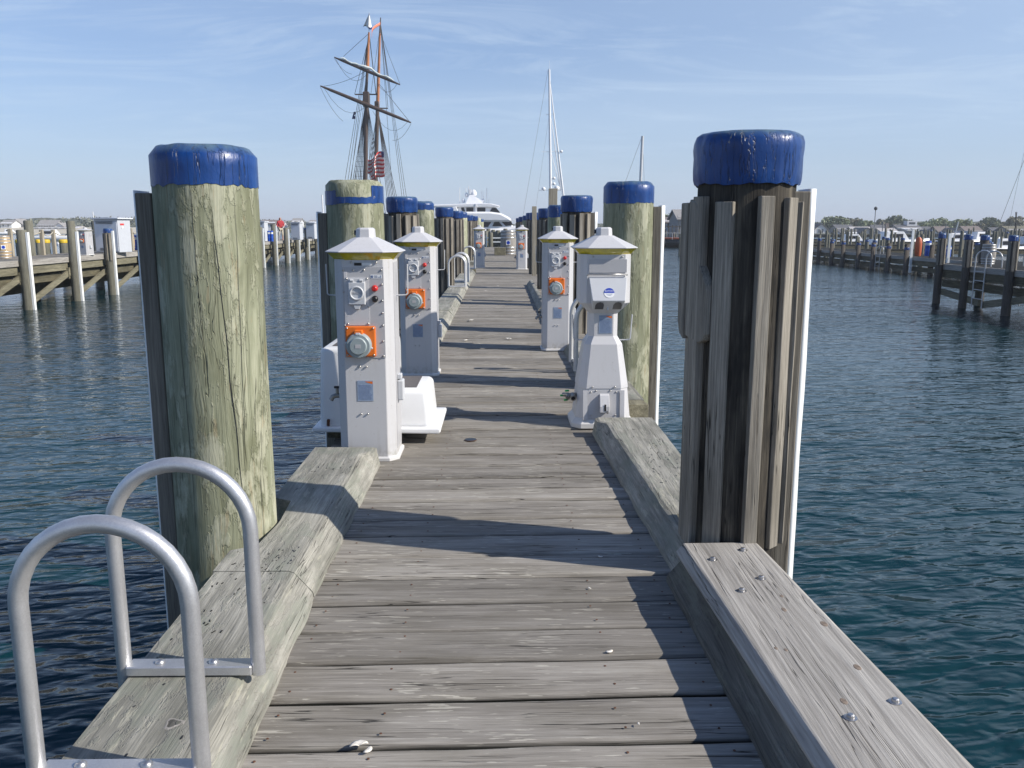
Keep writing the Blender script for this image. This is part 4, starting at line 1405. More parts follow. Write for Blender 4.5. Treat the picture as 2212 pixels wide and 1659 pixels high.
drum(293, 508, 540, 41, 15, 'blue drum with a pale band beside the grey cabinet')
drum(581.5, 498.5, 521.5, 59.5, 6.5, 'left one of two blue drums beside the big near piling')
drum(587.5, 498.5, 521.5, 59.5, 6.5, 'right one of two blue drums beside the big near piling')
drum(2048, 531, 555, 49, 10, 'blue drum with white label between the right pilings')
drum(2003, 520, 553, 49.5, 12, 'wide blue drum left of the nearest right pier piling')
q = at(10, 560, 31)
cask((q.x, 31, ZL), 0.86, 'tan wooden barrel with silver hoops at the left edge', mat='cask')
q = at(279, 541, 40)
cask((q.x, 40, ZL), 0.88, 'tan barrel half hidden behind the grey cabinet', mat='cask', sticker=False)
q = at(1969, 553, 51)
cask((q.x, 51.5, -0.52), 0.74, 'pale ribbed barrel standing on the mid distance right pier', mat='cask_grey', sticker=False)
q = at(2111, 574, 31)
cask((17.4, 30.6, ZR), 0.78, 'grey barrel with bright hoops behind the looped ladder on the right', mat='cask_grey', sticker=False)

# orange float bin
q0, q1 = at(1982, 553, 51.5), at(1982, 516, 51.5)
mb = MB().lathe([(0.16, 0.0), (0.19, 0.15), (0.20, 0.7), (0.17, 1.0), (0.08, 1.12)], 18)
o = mb.build('float_tank', M['orange_dull'], loc=(q0.x, 51.5, -0.52))
tag(o, 'faded orange upright float tank on the mid distance right pier', 'tank')

# person in red
def person():
    q = at(625, 518.5, 65.5)
    x0, z0 = -16.45, ZL
    p = empty('person', (x0, 65.5, z0), 'person in a red hooded jacket and khaki trousers walking on the left pier', 'person')
    s = 1.70 / 1.75
    def skin(name, joints, edges, radii, mat, parent):
        me = bpy.data.meshes.new(name)
        me.from_pydata([tuple(c * s for c in j) for j in joints], edges, [])
        me.materials.append(mat)
        o = bpy.data.objects.new(name, me)
        COL.objects.link(o)
        o.parent = parent
        m = o.modifiers.new('skin', 'SKIN')
        for i, r in enumerate(radii):
            me.skin_vertices[0].data[i].radius = (r[0] * s, r[1] * s) if isinstance(r, tuple) else (r * s, r * s)
        me.skin_vertices[0].data[0].use_root = True
        o.modifiers.new('sub', 'SUBSURF').render_levels = 2
        return o
    body = [(0, 0, 0.93), (0, 0.0, 1.12), (0, 0.02, 1.38), (0, 0.0, 1.50), (0, -0.01, 1.58), (0, -0.02, 1.68), (0, -0.01, 1.75),
            (0.10, 0, 0.90), (0.11, -0.08, 0.50), (0.12, -0.06, 0.09), (0.12, -0.18, 0.04),
            (-0.10, 0, 0.90), (-0.10, 0.06, 0.50), (-0.10, 0.16, 0.10), (-0.10, 0.06, 0.04),
            (0.19, 0.01, 1.42), (0.26, -0.02, 1.15), (0.17, -0.20, 1.06), (0.10, -0.26, 1.10),
            (-0.19, 0.01, 1.42), (-0.26, 0.03, 1.15), (-0.20, -0.14, 1.0), (-0.15, -0.20, 1.02)]
    ed = [(0, 1), (1, 2), (2, 3), (3, 4), (4, 5), (5, 6), (0, 7), (7, 8), (8, 9), (9, 10), (0, 11), (11, 12), (12, 13), (13, 14), (2, 15), (15, 16), (16, 17), (17, 18), (2, 19), (19, 20), (20, 21), (21, 22)]
    rad = [(0.15, 0.11), (0.14, 0.10), (0.16, 0.11), (0.07, 0.06), 0.065, (0.085, 0.095), 0.05, 0.095, 0.065, 0.045, 0.035, 0.095, 0.065, 0.045, 0.035, 0.06, 0.048, 0.036, 0.03, 0.06, 0.048, 0.036, 0.03]
    bo = skin('body', body, ed, rad, M['skin'], p)
    jk = [(0, 0, 0.88), (0, 0.0, 1.10), (0, 0.02, 1.38), (0, 0.03, 1.50), (0, 0.03, 1.62), (0, 0.02, 1.74), (0.20, 0.01, 1.42), (0.27, -0.02, 1.14), (0.18, -0.18, 1.06), (-0.20, 0.01, 1.42), (-0.27, 0.03, 1.14), (-0.21, -0.12, 1.01)]
    skin('hooded_jacket', jk, [(0, 1), (1, 2), (2, 3), (3, 4), (4, 5), (2, 6), (6, 7), (7, 8), (2, 9), (9, 10), (10, 11)], [(0.19, 0.14), (0.18, 0.14), (0.20, 0.145), (0.10, 0.09), (0.105, 0.10), (0.08, 0.08), 0.08, 0.065, 0.052, 0.08, 0.065, 0.052], M['redcloth'], p)
    tr = [(0, 0, 0.90), (0.10, 0, 0.86), (0.11, -0.08, 0.50), (0.12, -0.05, 0.32), (-0.10, 0, 0.86), (-0.10, 0.06, 0.50), (-0.10, 0.12, 0.30)]
    skin('trousers', tr, [(0, 1), (1, 2), (2, 3), (0, 4), (4, 5), (5, 6)], [(0.16, 0.13), 0.11, 0.085, 0.075, 0.11, 0.085, 0.075], M['khaki'], p)
    p.rotation_euler = (0, 0, R(35))
    return p


person()

# ladders on the side piers
make_ladder(15.95, 16.3, -1, 56.6, 'pale ladder hanging at the left pier just right of the big near piling', mat='hoopw', top=0.95, z0=ZL, group='ladders on the side piers')
make_ladder(15.95, 16.3, -1, 62.6, 'pale ladder hanging from the left pier before the person in red', mat='hoopw', top=0.95, z0=ZL, group='ladders on the side piers')


def cross_ladder(x0, y, z, label, n, down=True, h=0.52, w=0.36, gap=0.42):
    L = empty('looped_ladder', (x0, y, z), label, 'ladder', 'ladders on the side piers')
    for i in range(n):
        pts = [(i * gap * 0.0, 0, 0)]
        yy = -i * 0.75
        cx = 0.18
        pts = [(0.0, yy, -1.9 if (down and i < 2) else 0), (0.0, yy, h - w / 2)] + [(cx - w / 2 * math.cos(PI * k / 10), yy, h - w / 2 + w / 2 * math.sin(PI * k / 10)) for k in range(1, 10)] + [(cx + w / 2, yy, h - w / 2), (cx + w / 2, yy, 0)]
        MB().tube(pts, 0.02, 8).build('hoop', M['hoopw'], L)
        MB().box((cx, yy, 0.012), (w, 0.05, 0.024)).build('mounting_bar', M['hoopw'], L)
    if down:
        for k in range(5):
            MB().tube([(0, 0, -0.15 - k * 0.33), (0, -0.75, -0.15 - k * 0.33)], 0.015, 6).build('rung', M['hoopw'], L)
    return L


def face_ladder(x, y, z, label, h=0.55, w=0.62, zb=-1.35):
    """ladder seen square on: both hoops in the plane of the pier edge"""
    L = empty('looped_ladder', (x, y, z), label, 'ladder', 'ladders on the side piers')
    rw = 0.25
    for i, yy in enumerate((0.0, -0.62)):
        for xx in (0.0,):
            d = Vector((0.62, -0.78, 0)).normalized() * rw * 2
            pts = [Vector((xx, yy, zb)), Vector((xx, yy, h - rw))] + [Vector((xx, yy, h - rw)) + d * (0.5 - 0.5 * math.cos(PI * k / 10)) + Vector((0, 0, rw * math.sin(PI * k / 10))) for k in range(1, 10)] + [Vector((xx, yy, h - rw)) + d, Vector((xx, yy, 0.02)) + d]
            MB().tube(pts, 0.022, 8).build('hoop', M['hoopw'], L)
    k = 0
    zz = -0.15
    while zz > zb + 0.05:
        MB().tube([(0, 0, zz), (0, -0.62, zz)], 0.016, 6).build('rung', M['hoopw'], L)
        zz -= 0.30
    return L


face_ladder(16.02, 28.9, ZR, 'pale looped ladder reaching the water at the right finger pier')
l2 = face_ladder(17.9, 29.3, ZR, 'second looped ladder on the far edge of the right finger pier')
face_ladder(24.1, 55.2, -0.52, 'small looped ladder on the mid distance right pier', h=0.5)

GR = 'blue capped pilings of the right finger pier'
simple_pile(15.98, 31.2, 0.125, 1.02, 'dark blue capped piling at the end of the right finger pier', GR, 'dark_pile', 'blue', battens=4)
simple_pile(15.98, 29.4, 0.125, 1.0, 'dark blue capped piling just left of the looped ladder', GR, 'dark_pile', 'blue', battens=4)
simple_pile(16.0, 26.85, 0.135, 1.0, 'large dark blue capped piling at the right edge', GR, 'dark_pile', 'blue', battens=4)
q = at(2128.7, 509, 31.5)
simple_pile(q.x, 31.5, 0.15, q.z, 'blue capped piling behind the looped ladder and barrel', GR, 'dark_pile', 'blue')
q = at(2038, 505, 32.5)
o = MB().box((0, 0, 0), (0.10, 0.06, 1.30)).build('white_stake', M['strip'], loc=(q.x, 32.0, 0.37))
tag(o, 'upright white stake beside the end of the right finger pier', 'stake')
GM = 'blue capped pilings of the mid distance right pier'
for i, (x, Y) in enumerate(((1764, 64.9), (1792, 62.4), (1816, 60.3), (1850, 57.7), (1882, 55.4), (1915, 53.2), (1954, 50.8), (1987, 49.0), (2000, 48.2))):
    q = at(x, 500, Y)
    simple_pile(24.0 if i < 7 else 24.6, Y, 0.135, (0.30, 0.16, 0.12, 0.14, 0.10, 0.04, 0.02, -0.6, -0.6)[i],
                'blue capped piling of the mid distance right pier, %s from the left' % NTH[i] if i < 7 else ('bare support piling under the mid distance right pier, ' + ('left one' if i == 7 else 'right one')), GM, 'dark_pile', 'blue' if i < 7 else None)
o = MB().box((0, 0, 0), (0.13, 0.08, 2.5)).build('white_stake', M['strip'], loc=(24.05, 50.3, -0.2))
tag(o, 'tall white fender stake beside a mid distance right piling', 'stake')

# crowded slips beyond: thin posts and blue capped pilings
rf = random.Random(21)
proto = simple_pile(30, 62, 0.11, 0.6, 'slim mooring piling among the crowded slips on the right', 'mooring pilings of the crowded slips', 'far_pile')
proto_b = simple_pile(32, 66, 0.17, 0.4, 'blue topped mooring piling among the crowded slips on the right', 'blue topped pilings of the crowded slips', 'far_pile', 'blue')
for i in range(130):
    Y = rf.uniform(56, 150)
    px = rf.uniform(1762, 2212)
    x = (px - 1080) / F * Y
    if x < 27.5 + 0 * Y:
        x = 27.5 + rf.uniform(0, 30)
    src = proto_b if i % 5 == 0 else proto
    c = copy_tree(src, loc=(x, Y, rf.uniform(-0.45, 0.0) if i % 5 == 0 else rf.uniform(-0.5, 0.35)))
for i in range(46):
    Y = rf.uniform(80, 190)
    px = rf.uniform(1395, 1500) if i < 16 else rf.uniform(1765, 2212)
    copy_tree(proto, loc=((px - 1080) / F * Y, Y, rf.uniform(-0.6, 0.2)))
# narrow walkways out there
for i, (y, x0, x1) in enumerate(((72, 27, 70), (88, 30, 80), (104, 36, 95), (122, 44, 110))):
    p = empty('far_walkway', (0, 0, 0), 'low plank walkway among the crowded slips, %s nearest' % NTH[i], 'pier', 'walkways of the crowded slips')
    MB().box(((x0 + x1) / 2, y, -0.75), (x1 - x0, 1.6, 0.12)).build('deck', M['deck'], p)
    MB().box(((x0 + x1) / 2, y - 0.75, -0.95), (x1 - x0, 0.1, 0.3)).build('fascia', M['beam'], p)

# ------------------------------------------------------------------ boats


def hull_mesh(L, B, H, sheer=0.4, n=16, stern=0.75):
    """hull along +x (bow), origin at waterline amidships"""
    vs, fs = [], []
    P = 7
    for i in range(n + 1):
        u = i / n
        x = (u - 0.5) * L
        b = B / 2 * (stern + (1 - stern) * math.sin(min(1, u * 2) * PI / 2)) * (1 if u < 0.5 else math.cos((u - 0.5) * PI) ** 0.55 if u < 1 else 0.0)
        b = max(b, 0.02)
        zt = H * (1 + sheer * max(0, u - 0.35) ** 2 * 2)
        rake = (u ** 4) * L * 0.04
        for k, (fy, fz) in enumerate(((-1, 1), (-0.95, 0.45), (-0.7, -0.05), (0, -0.4), (0.7, -0.05), (0.95, 0.45), (1, 1))):
            vs.append((x + rake * (fz + 0.4), fy * b, zt * fz if fz > 0 else H * fz))
    for i in range(n):
        for k in range(P - 1):
            fs.append((i * P + k, i * P + k + 1, (i + 1) * P + k + 1, (i + 1) * P + k))
        fs.append((i * P + P - 1, i * P, (i + 1) * P, (i + 1) * P + P - 1))
    fs.append(tuple(range(P)))
    return MB().add(vs, fs, True)


# tall ship
TY = 110.0


def tp_(x, y, Y=TY):
    return at(x, y, Y)


wl = tp_(808, 532.4)
ship = empty('tall_ship', (wl.x, TY, WATER), 'two masted tall ship with crossed yards and rust coloured masts beyond the left pilings', 'sailing ship')
def L2(v):
    return Vector(v) - Vector((wl.x, TY, WATER))
hm = hull_mesh(26, 6.2, 2.4, stern=0.7).build('hull', M['hull_black'], ship)
hm.rotation_euler = (0, 0, R(80))
MB().box((0, 0, 2.6), (5.0, 16, 0.3)).box((0, -6, 3.1), (3, 3, 1)).box((0, 3, 3.0), (2.4, 4, 0.8)).build('deck_house', M['spar'], ship)


def tapered(a, b, r0, r1, name, mat, parent, seg=10, off=L2):
    return MB().tube([off(a), off(Vector(a).lerp(Vector(b), 0.5)), off(b)], [r0, (r0 + r1) / 2, r1], seg).build(name, M[mat], parent)


fm0, fmx, fm1, fm2 = tp_(788, 520), tp_(791.5, 206), tp_(793.5, 152), tp_(797, 70)
YM = TY + 8
mm0, mmx, mm1, mm2 = tp_(808, 520, YM), tp_(815.5, 235, YM), tp_(818, 180, YM), tp_(822.3, 38, YM)
tapered(fm0, fmx, 0.30, 0.24, 'lower_foremast', 'spar_dark', ship)
tapered(tp_(789, 228), fm1, 0.20, 0.16, 'fore_doubling', 'spar_dark', ship)
tapered(fm1, fm2, 0.24, 0.11, 'fore_topmast', 'spar', ship)
tapered(mm0, mmx, 0.30, 0.24, 'lower_mainmast', 'spar_dark', ship)
tapered(mmx, tp_(820.6, 72, YM), 0.24, 0.13, 'main_topmast', 'spar', ship)
tapered(tp_(820.6, 72, YM), mm2, 0.13, 0.06, 'main_pole', 'spar_dark', ship)
# yards
yo = -0.6
ya0, ya1 = tp_(722, 123.7, TY + yo), tp_(864.4, 183, TY + yo)
yb0, yb1 = tp_(692, 185.5, TY + yo), tp_(888, 265, TY + yo)


def yard(a, b, r, name):
    ps = [L2(a.lerp(b, t)) for t in (0, 0.12, 0.5, 0.88, 1)]
    return MB().tube(ps, [r * 0.35, r * 0.75, r, r * 0.75, r * 0.35], 10).build(name, M['spar_dark'], ship)


y1_ = yard(ya0, ya1, 0.20, 'upper_yard')
y2_ = yard(yb0, yb1, 0.24, 'lower_yard')
ps = []
rr_ = []
for k in range(15):
    t = 0.09 + 0.82 * k / 14
    ps.append(L2(ya0.lerp(ya1, t)) + Vector((0, -0.1, 0.22 + 0.08 * math.sin(k * 1.7) + (0.18 if 6 <= k <= 8 else 0))))
    rr_.append(0.10 + 0.04 * math.sin(k * 2.1) + (0.08 if 6 <= k <= 8 else 0))
rr_[0] = rr_[-1] = 0.04
MB().tube(ps, rr_, 10).build('furled_sail', M['sail'], ship)
ch = MB()
ch.bar(L2(tp_(767, 204)), L2(tp_(816, 204)), 0.14)
ch.bar(L2(tp_(802, 233.5, YM)), L2(tp_(838, 234, YM)), 0.14)
ch.build('crosstree', M['spar_dark'], ship)
MB().box(L2(tp_(791.5, 215)), (0.8, 0.8, 1.8)).build('mast_top', M['spar_dark'], ship, bevel=0.1)
MB().box(L2(tp_(814.5, 228, YM)), (0.6, 0.7, 1.1)).build('mast_top', M['spar_dark'], ship, bevel=0.1)
rg_ = MB()


def line(a, b, r=0.028, sag=0.0, mb=None):
    a, b = L2(a), L2(b)
    n = 6 if sag else 1
    r = r * 1.5
    (mb or rg_).tube([a.lerp(b, t / n) - Vector((0, 0, sag * 4 * (t / n) * (1 - t / n))) for t in range(n + 1)], r, 4, caps=False)


for k in range(7):          # fore lower shrouds, port
    line(tp_(790 + k * 0.3, 222), tp_(741 + k * 6.2, 520), 0.030)
for k in range(5):
    line(tp_(793, 215), tp_(806 + k * 9, 520), 0.028)
for k in range(7):          # main shrouds, starboard
    line(tp_(816, 238, YM), tp_(846 + k * 5.2, 520, YM), 0.030)
for k in range(4):
    line(tp_(815, 238, YM), tp_(772 + k * 9, 520, YM), 0.026)
for k in range(3):          # backstays
    line(tp_(797, 72), tp_(724 + k * 9, 520), 0.022)
    line(tp_(822, 50, YM), tp_(880 + k * 6, 520, YM), 0.022)
    line(tp_(794, 150), tp_(752 + k * 12, 420), 0.020)
line(tp_(797, 72), tp_(742, 122), 0.02); line(tp_(797, 80), tp_(766, 204), 0.022); line(tp_(797, 80), tp_(790, 204), 0.022)
line(tp_(797, 72), tp_(812, 204), 0.022); line(tp_(798, 74), tp_(816, 232, YM), 0.02); line(tp_(822, 50, YM), tp_(801, 204), 0.02)
line(tp_(822, 50, YM), tp_(838, 232, YM), 0.024); line(tp_(822, 50, YM), tp_(848, 420, YM), 0.02)
line(tp_(822, 72, YM), tp_(864, 182), 0.018); line(tp_(818, 180, YM), tp_(884, 262), 0.018); line(tp_(793, 152), tp_(700, 186), 0.018, 0.3)
line(tp_(692, 188), tp_(741, 262), 0.016, 0.5); line(tp_(888, 267), tp_(848, 303), 0.016, 0.6); line(tp_(724, 125), tp_(793, 160), 0.016, 1.6); line(tp_(858, 181), tp_(815, 180), 0.016, 1.0)
line(tp_(700, 190), tp_(788, 232), 0.016, 1.6); line(tp_(880, 264), tp_(805, 240), 0.016, 1.6); line(tp_(722, 126), tp_(760, 160), 0.016, 0.4)
for k in range(18):         # ratlines
    t = 0.35 + k * 0.035
    a = Vector(tp_(790, 222)).lerp(Vector(tp_(741, 520)), t)
    b = Vector(tp_(791.5, 222)).lerp(Vector(tp_(778, 520)), t)
    line(a, b, 0.014)
rg_.build('rigging', M['rig'], ship)


def cloth(name, grid, mat, parent, cols=None, mats=None):
    """grid of points [row][col]; mats chosen by row"""
    vs, fs, mi = [], [], []
    nr, nc = len(grid), len(grid[0])
    for r_ in grid:
        vs += [tuple(p) for p in r_]
    for i in range(nr - 1):
        for j in range(nc - 1):
            fs.append((i * nc + j, i * nc + j + 1, (i + 1) * nc + j + 1, (i + 1) * nc + j))
            mi.append(mats(i, j) if mats else 0)
    me = bpy.data.meshes.new(name)
    me.from_pydata(vs, [], fs)
    for m in mat:
        me.materials.append(M[m])
    me.polygons.foreach_set('material_index', mi)
    me.polygons.foreach_set('use_smooth', [True] * len(fs))
    o = bpy.data.objects.new(name, me)
    COL.objects.link(o)
    if parent:
        o.parent = parent
    sd = o.modifiers.new('thick', 'SOLIDIFY')
    sd.thickness = 0.02
    return o


# national flag, hanging in folds from the gaff
g = []
for i in range(14):
    row = []
    for j in range(13):
        u, v = i / 13, j / 12
        px = 795 + 34 * v + 5 * math.sin(v * 9) * (u) + (6 if u > 0.6 else 0) * (1 - v)
        py = 345 - 20 * v + 50 * u + 4 * math.sin(v * 7 + u * 2)
        row.append(L2(tp_(px, py, TY + 3 + 0.5 * math.sin(v * 11))))
    g.append(row)
cloth('striped_flag', g, ['flag_r', 'flag_w', 'flag_b'], ship, mats=lambda i, j: 2 if (j > 9 and i < 3) else i % 2)
MB().bar(L2(tp_(812, 326, YM + 1)), L2(tp_(829, 352, YM + 2)), 0.12).build('gaff', M['spar_dark'], ship)
g = []
for i in range(8):
    row = []
    for j in range(6):
        u, v = i / 7, j / 5
        px = 797.5 + (-13 + 19 * v) * (u ** 0.9) * (1 if u < 0.75 else 1)
        py = 30 + 28 * u + 4 * v * u - 3 * math.sin(v * 6)
        row.append(L2(tp_(px, py, TY + 0.3 * math.sin(v * 8))))
    g.append(row)
cloth('white_pennant', g, ['flag_w', 'flag_b'], ship, mats=lambda i, j: 1 if i > 5 and j > 2 else 0)
MB().tube([L2(tp_(797, 72)), L2(tp_(797.6, 28))], 0.03, 6).build('flag_staff', M['spar_dark'], ship)
g = []
for i in range(12):
    u = i / 11
    c0 = tp_(821 - 20 * u + 3 * math.sin(u * 7), 50 + 30 * u - 7 * math.sin(u * 3), YM - 6 * u)
    g.append([L2(c0 + Vector((0, 0, 0.18))), L2(c0 - Vector((0, 0, 0.18)))])
cloth('red_streamer', g, ['streamer'], ship)
g = []
for i in range(5):
    u = i / 4
    g.append([L2(tp_(764 - 4 * u, 242 + 15 * u)), L2(tp_(767 + 2 * math.sin(u * 9), 241 + 16 * u, TY + 0.3))])
cloth('dark_signal_flag', g, ['flag_b'], ship)

# yacht at the head of the pier
YY = 92.0
wy = at(1050, 543, YY)
ya = empty('motor_yacht', (wy.x, YY, WATER), 'large white motor yacht with dark windows and radar mast beyond the end of the pier', 'yacht')
def LY(px, py, dy=0.0):
    v = at(px, py, YY + dy)
    return Vector((v.x - wy.x, dy, v.z - WATER))


def slab(name, outline, y0, y1, mat, parent, bevel=0.06, inset=0.0):
    """side profile outline in px given real width along depth"""
    pts = [LY(px, py) for px, py in outline]
    n = len(pts)
    vs = [(p.x, y0, p.z) for p in pts] + [(p.x, y1, p.z) for p in pts]
    fs = [tuple(reversed(range(n))), tuple(range(n, 2 * n))] + [(i, (i + 1) % n, n + (i + 1) % n, n + i) for i in range(n)]
    return MB().add(vs, fs).build(name, M[mat], parent, bevel=bevel)


slab('hull', [(900, 497), (1000, 496), (1090, 492), (1122, 486), (1132, 484), (1120, 510), (1105, 545), (900, 545)], -2.6, 2.6, 'boatwhite', ya, 0.3)
slab('main_deck_house', [(930, 474), (1095, 474), (1108, 489), (1110, 496), (930, 497)], -2.3, 2.3, 'boatwhite', ya, 0.1)
slab('upper_deck', [(930, 466), (945, 458), (1060, 458), (1082, 461), (1098, 469), (1106, 476), (1098, 479), (930, 479)], -2.7, 2.4, 'boatwhite', ya, 0.18)
slab('wheelhouse', [(960, 447), (1066, 447), (1073, 452), (1082, 463), (960, 463)], -2.0, 2.0, 'boatwhite', ya, 0.05)
slab('roof', [(930, 443.5), (1040, 440), (1062, 441), (1078, 445), (1080, 447.5), (1066, 448.5), (930, 447.5)], -2.3, 2.3, 'boatwhite', ya, 0.06)
slab('aft_screen', [(960, 452), (988, 447), (994, 462), (950, 466)], -2.4, -2.05, 'boatwhite', ya, 0.05)
for nm, pts in (('window', [(998, 449.5), (1004, 449.5), (1007, 459), (1000, 459)]), ('window', [(1009, 449.5), (1024, 449.5), (1024, 460), (1009, 460)]), ('window', [(1032, 449.5), (1049, 449.5), (1049, 460), (1032, 460)]),
                ('window', [(1063, 450), (1072, 450), (1081, 460), (1057, 460)]),
                ('window', [(1040, 479.5), (1062, 479.5), (1055, 490), (1038, 490)]), ('window', [(1068, 479.5), (1078, 479.5), (1086, 488.5), (1064, 488.5)]), ('window', [(1082, 478), (1104, 478), (1107, 486), (1092, 488)]),
                ('window', [(1005, 479.5), (1030, 479.5), (1026, 490), (1004, 490)])):
    y = -2.01 if pts[0][1] < 470 else -2.31
    pp = [LY(*q) for q in pts]
    MB().add([(p.x, y - 0.05, p.z) for p in pp] + [(p.x, y + 0.02, p.z) for p in pp], [(3, 2, 1, 0), (4, 5, 6, 7), (0, 1, 5, 4), (1, 2, 6, 5), (2, 3, 7, 6), (3, 0, 4, 7)]).build(nm, M['glass_dark'], ya)
ms = MB()
ms.add([LY(1006, 440, -0.6), LY(1040, 440, -0.6), LY(1022, 421, -0.3), LY(1014, 421, -0.3), LY(1006, 440, 0.6), LY(1040, 440, 0.6), LY(1022, 421, 0.3), LY(1014, 421, 0.3)],
       [(0, 1, 2, 3), (7, 6, 5, 4), (0, 4, 5, 1), (1, 5, 6, 2), (2, 6, 7, 3), (3, 7, 4, 0)])
ms.bar(LY(1014, 423), LY(1012, 405), 0.12)
ms.bar(LY(1014, 414), LY(1018, 414), 0.5)
ms.bar(LY(1024, 428), LY(1043, 438), 0.35)
ms.build('radar_mast', M['boatwhite'], ya)
for (px, py, r, nm) in ((1023, 418, 0.34, 'radome'), (1008, 422, 0.2, 'radome'), (1001, 434, 0.2, 'radome'), (1043, 434, 0.18, 'radome'), (1016, 428, 0.18, 'radome')):
    q = LY(px, py)
    MB().lathe([(0.02, -r), (r * 0.8, -r * 0.8), (r, -r * 0.1), (r * 0.85, r * 0.6), (r * 0.4, r * 1.1), (0.02, r * 1.25)], 14, q).build(nm, M['boatwhite'], ya)
for (px, p0, p1) in ((993, 443, 405), (1012.5, 410, 402), (1006.5, 425, 407), (1041, 442, 413), (1044.5, 442, 421), (1051.5, 442, 406), (1056, 442, 430)):
    MB().tube([LY(px, p0), LY(px, p1)], 0.035, 6).build('antenna', M['boatwhite'], ya)
MB().bar(LY(1028, 440, -2.3), LY(1029, 463, -2.3), 0.12).build('stanchion', M['boatwhite'], ya)
# bow rail
rl = MB()
for k in range(6):
    rl.tube([LY(1084 + k * 7, 489.5 - k, -2.2), LY(1084 + k * 7, 479 - k, -2.2)], 0.03, 5)
rl.tube([LY(1084, 479, -2.2), LY(1120, 473.5, -2.2)], 0.03, 5)
rl.build('bow_rail', M['boatwhite'], ya)

# two sailing yachts whose hulls hide behind the right pilings


def sailboat(name_px, Ym, label, parts):
    px = name_px
    w0 = at(px, 543, Ym)
    b = empty('sailing_yacht', (w0.x, Ym, WATER), label, 'sailing boat')
    h = hull_mesh(11, 3.0, 1.0).build('hull', M['boatwhite'], b)
    h.rotation_euler = (0, 0, R(85))
    MB().prism([(-1.2, 1.0), (1.2, 1.0), (0.9, 1.5), (-0.9, 1.5)], -2.5, 2.0, 'XZ').build('cabin', M['boatwhite'], b)
    def o(v):
        return Vector(v) - Vector((w0.x, Ym, WATER))
    for (nm, a, c_, r0, r1, mt) in parts:
        MB().tube([o(at(*a, Ym)), o(at(*a, Ym).lerp(at(*c_, Ym), 0.5)), o(at(*c_, Ym))], [r0, (r0 + r1) / 2, r1], 8).build(nm, M[mt], b)
    return b, o


sb_, so_ = sailboat(1190, 90, 'white sailing yacht whose tall mast rises behind the right pilings', [
    ('mast', (1190.5, 520), (1186.5, 150), 0.17, 0.10, 'boatwhite'), ('masthead_aerial', (1187, 150), (1187, 131), 0.015, 0.01, 'boatwhite'),
    ('furled_jib', (1223, 470), (1188.5, 182), 0.11, 0.05, 'boatwhite'), ('inner_stay', (1212, 412), (1190.5, 256), 0.07, 0.03, 'boatwhite'), ('inner_stay', (1212, 412), (1190.5, 330), 0.04, 0.03, 'boatwhite'),
    ('forestay', (1124, 500), (1184, 150), 0.012, 0.012, 'rig_grey'), ('shroud', (1150, 500), (1186, 250), 0.008, 0.008, 'rig_grey'), ('shroud', (1222, 500), (1189, 175), 0.008, 0.008, 'rig_grey'),
    ('spreader', (1179, 248), (1200, 246), 0.022, 0.022, 'boatwhite'), ('spreader', (1170, 328), (1205, 327.5), 0.022, 0.022, 'boatwhite'), ('spreader', (1163, 411), (1212, 411), 0.022, 0.022, 'boatwhite')])
for (px, py, r) in ((1196.5, 385, 0.16), (1196.5, 397, 0.16), (1174, 408, 0.2), (1203, 407, 0.28), (1212.5, 327, 0.15)):
    MB().lathe([(0.02, -r), (r, -r * 0.5), (r, r * 0.5), (0.02, r)], 10, so_(at(px, py, 90))).build('radome', M['boatwhite'], sb_)
sailboat(1383, 70, 'grey sailing yacht whose bare mast tip shows above the green right piling', [
    ('mast', (1378.5, 510), (1388, 294), 0.14, 0.11, 'hoopw'), ('forestay', (1330, 450), (1386, 297), 0.012, 0.012, 'rig_grey'), ('shroud', (1394, 450), (1388, 300), 0.010, 0.010, 'rig_grey')])
sailboat(2240, 95, 'sailing yacht beyond the right edge with only its stays showing', [
    ('mast', (2236, 520), (2242, 240), 0.12, 0.09, 'rig_grey'), ('forestay', (2160, 480), (2230, 300), 0.02, 0.02, 'rig'), ('shroud', (2196, 520), (2194, 458), 0.05, 0.04, 'rig'), ('shroud', (2172, 520), (2212, 330), 0.012, 0.012, 'rig')])

# dark hulled boat with orange sheer stripe between the right pilings
q = at(1462, 533, 108)
db = empty('workboat', (q.x + 3, 108, WATER), 'black hulled workboat with an orange rail moored by the waterfront houses', 'boat')
h = hull_mesh(16, 4.2, 0.95, sheer=0.2, stern=0.85).build('hull', M['hull_black'], db)
h.rotation_euler = (0, 0, R(168))
s = hull_mesh(16.1, 4.3, 0.22, sheer=0.9, stern=0.85).build('orange_rail', M['orange_dull'], db)
s.rotation_euler = (0, 0, R(168)); s.location = (0, 0, 0.92)
MB().box((1.5, 0, 1.7), (3.2, 2.2, 1.4)).build('cabin', M['rig_grey'], db, bevel=0.1)
rr = MB()
for k in range(12):
    rr.tube([(-7 + k * 1.0, -2.0, 1.0), (-7 + k * 1.0, -2.0, 1.8)], 0.03, 5)
rr.tube([(-7, -2.0, 1.8), (4, -2.0, 1.8)], 0.03, 5)
rr.build('guard_rail', M['hoopw'], db)
q = at(1478, 497, 84)
simple_pile(q.x, 84, 0.30, q.z, 'lone green piling standing in open water left of the big clad piling', None, 'far_pile')

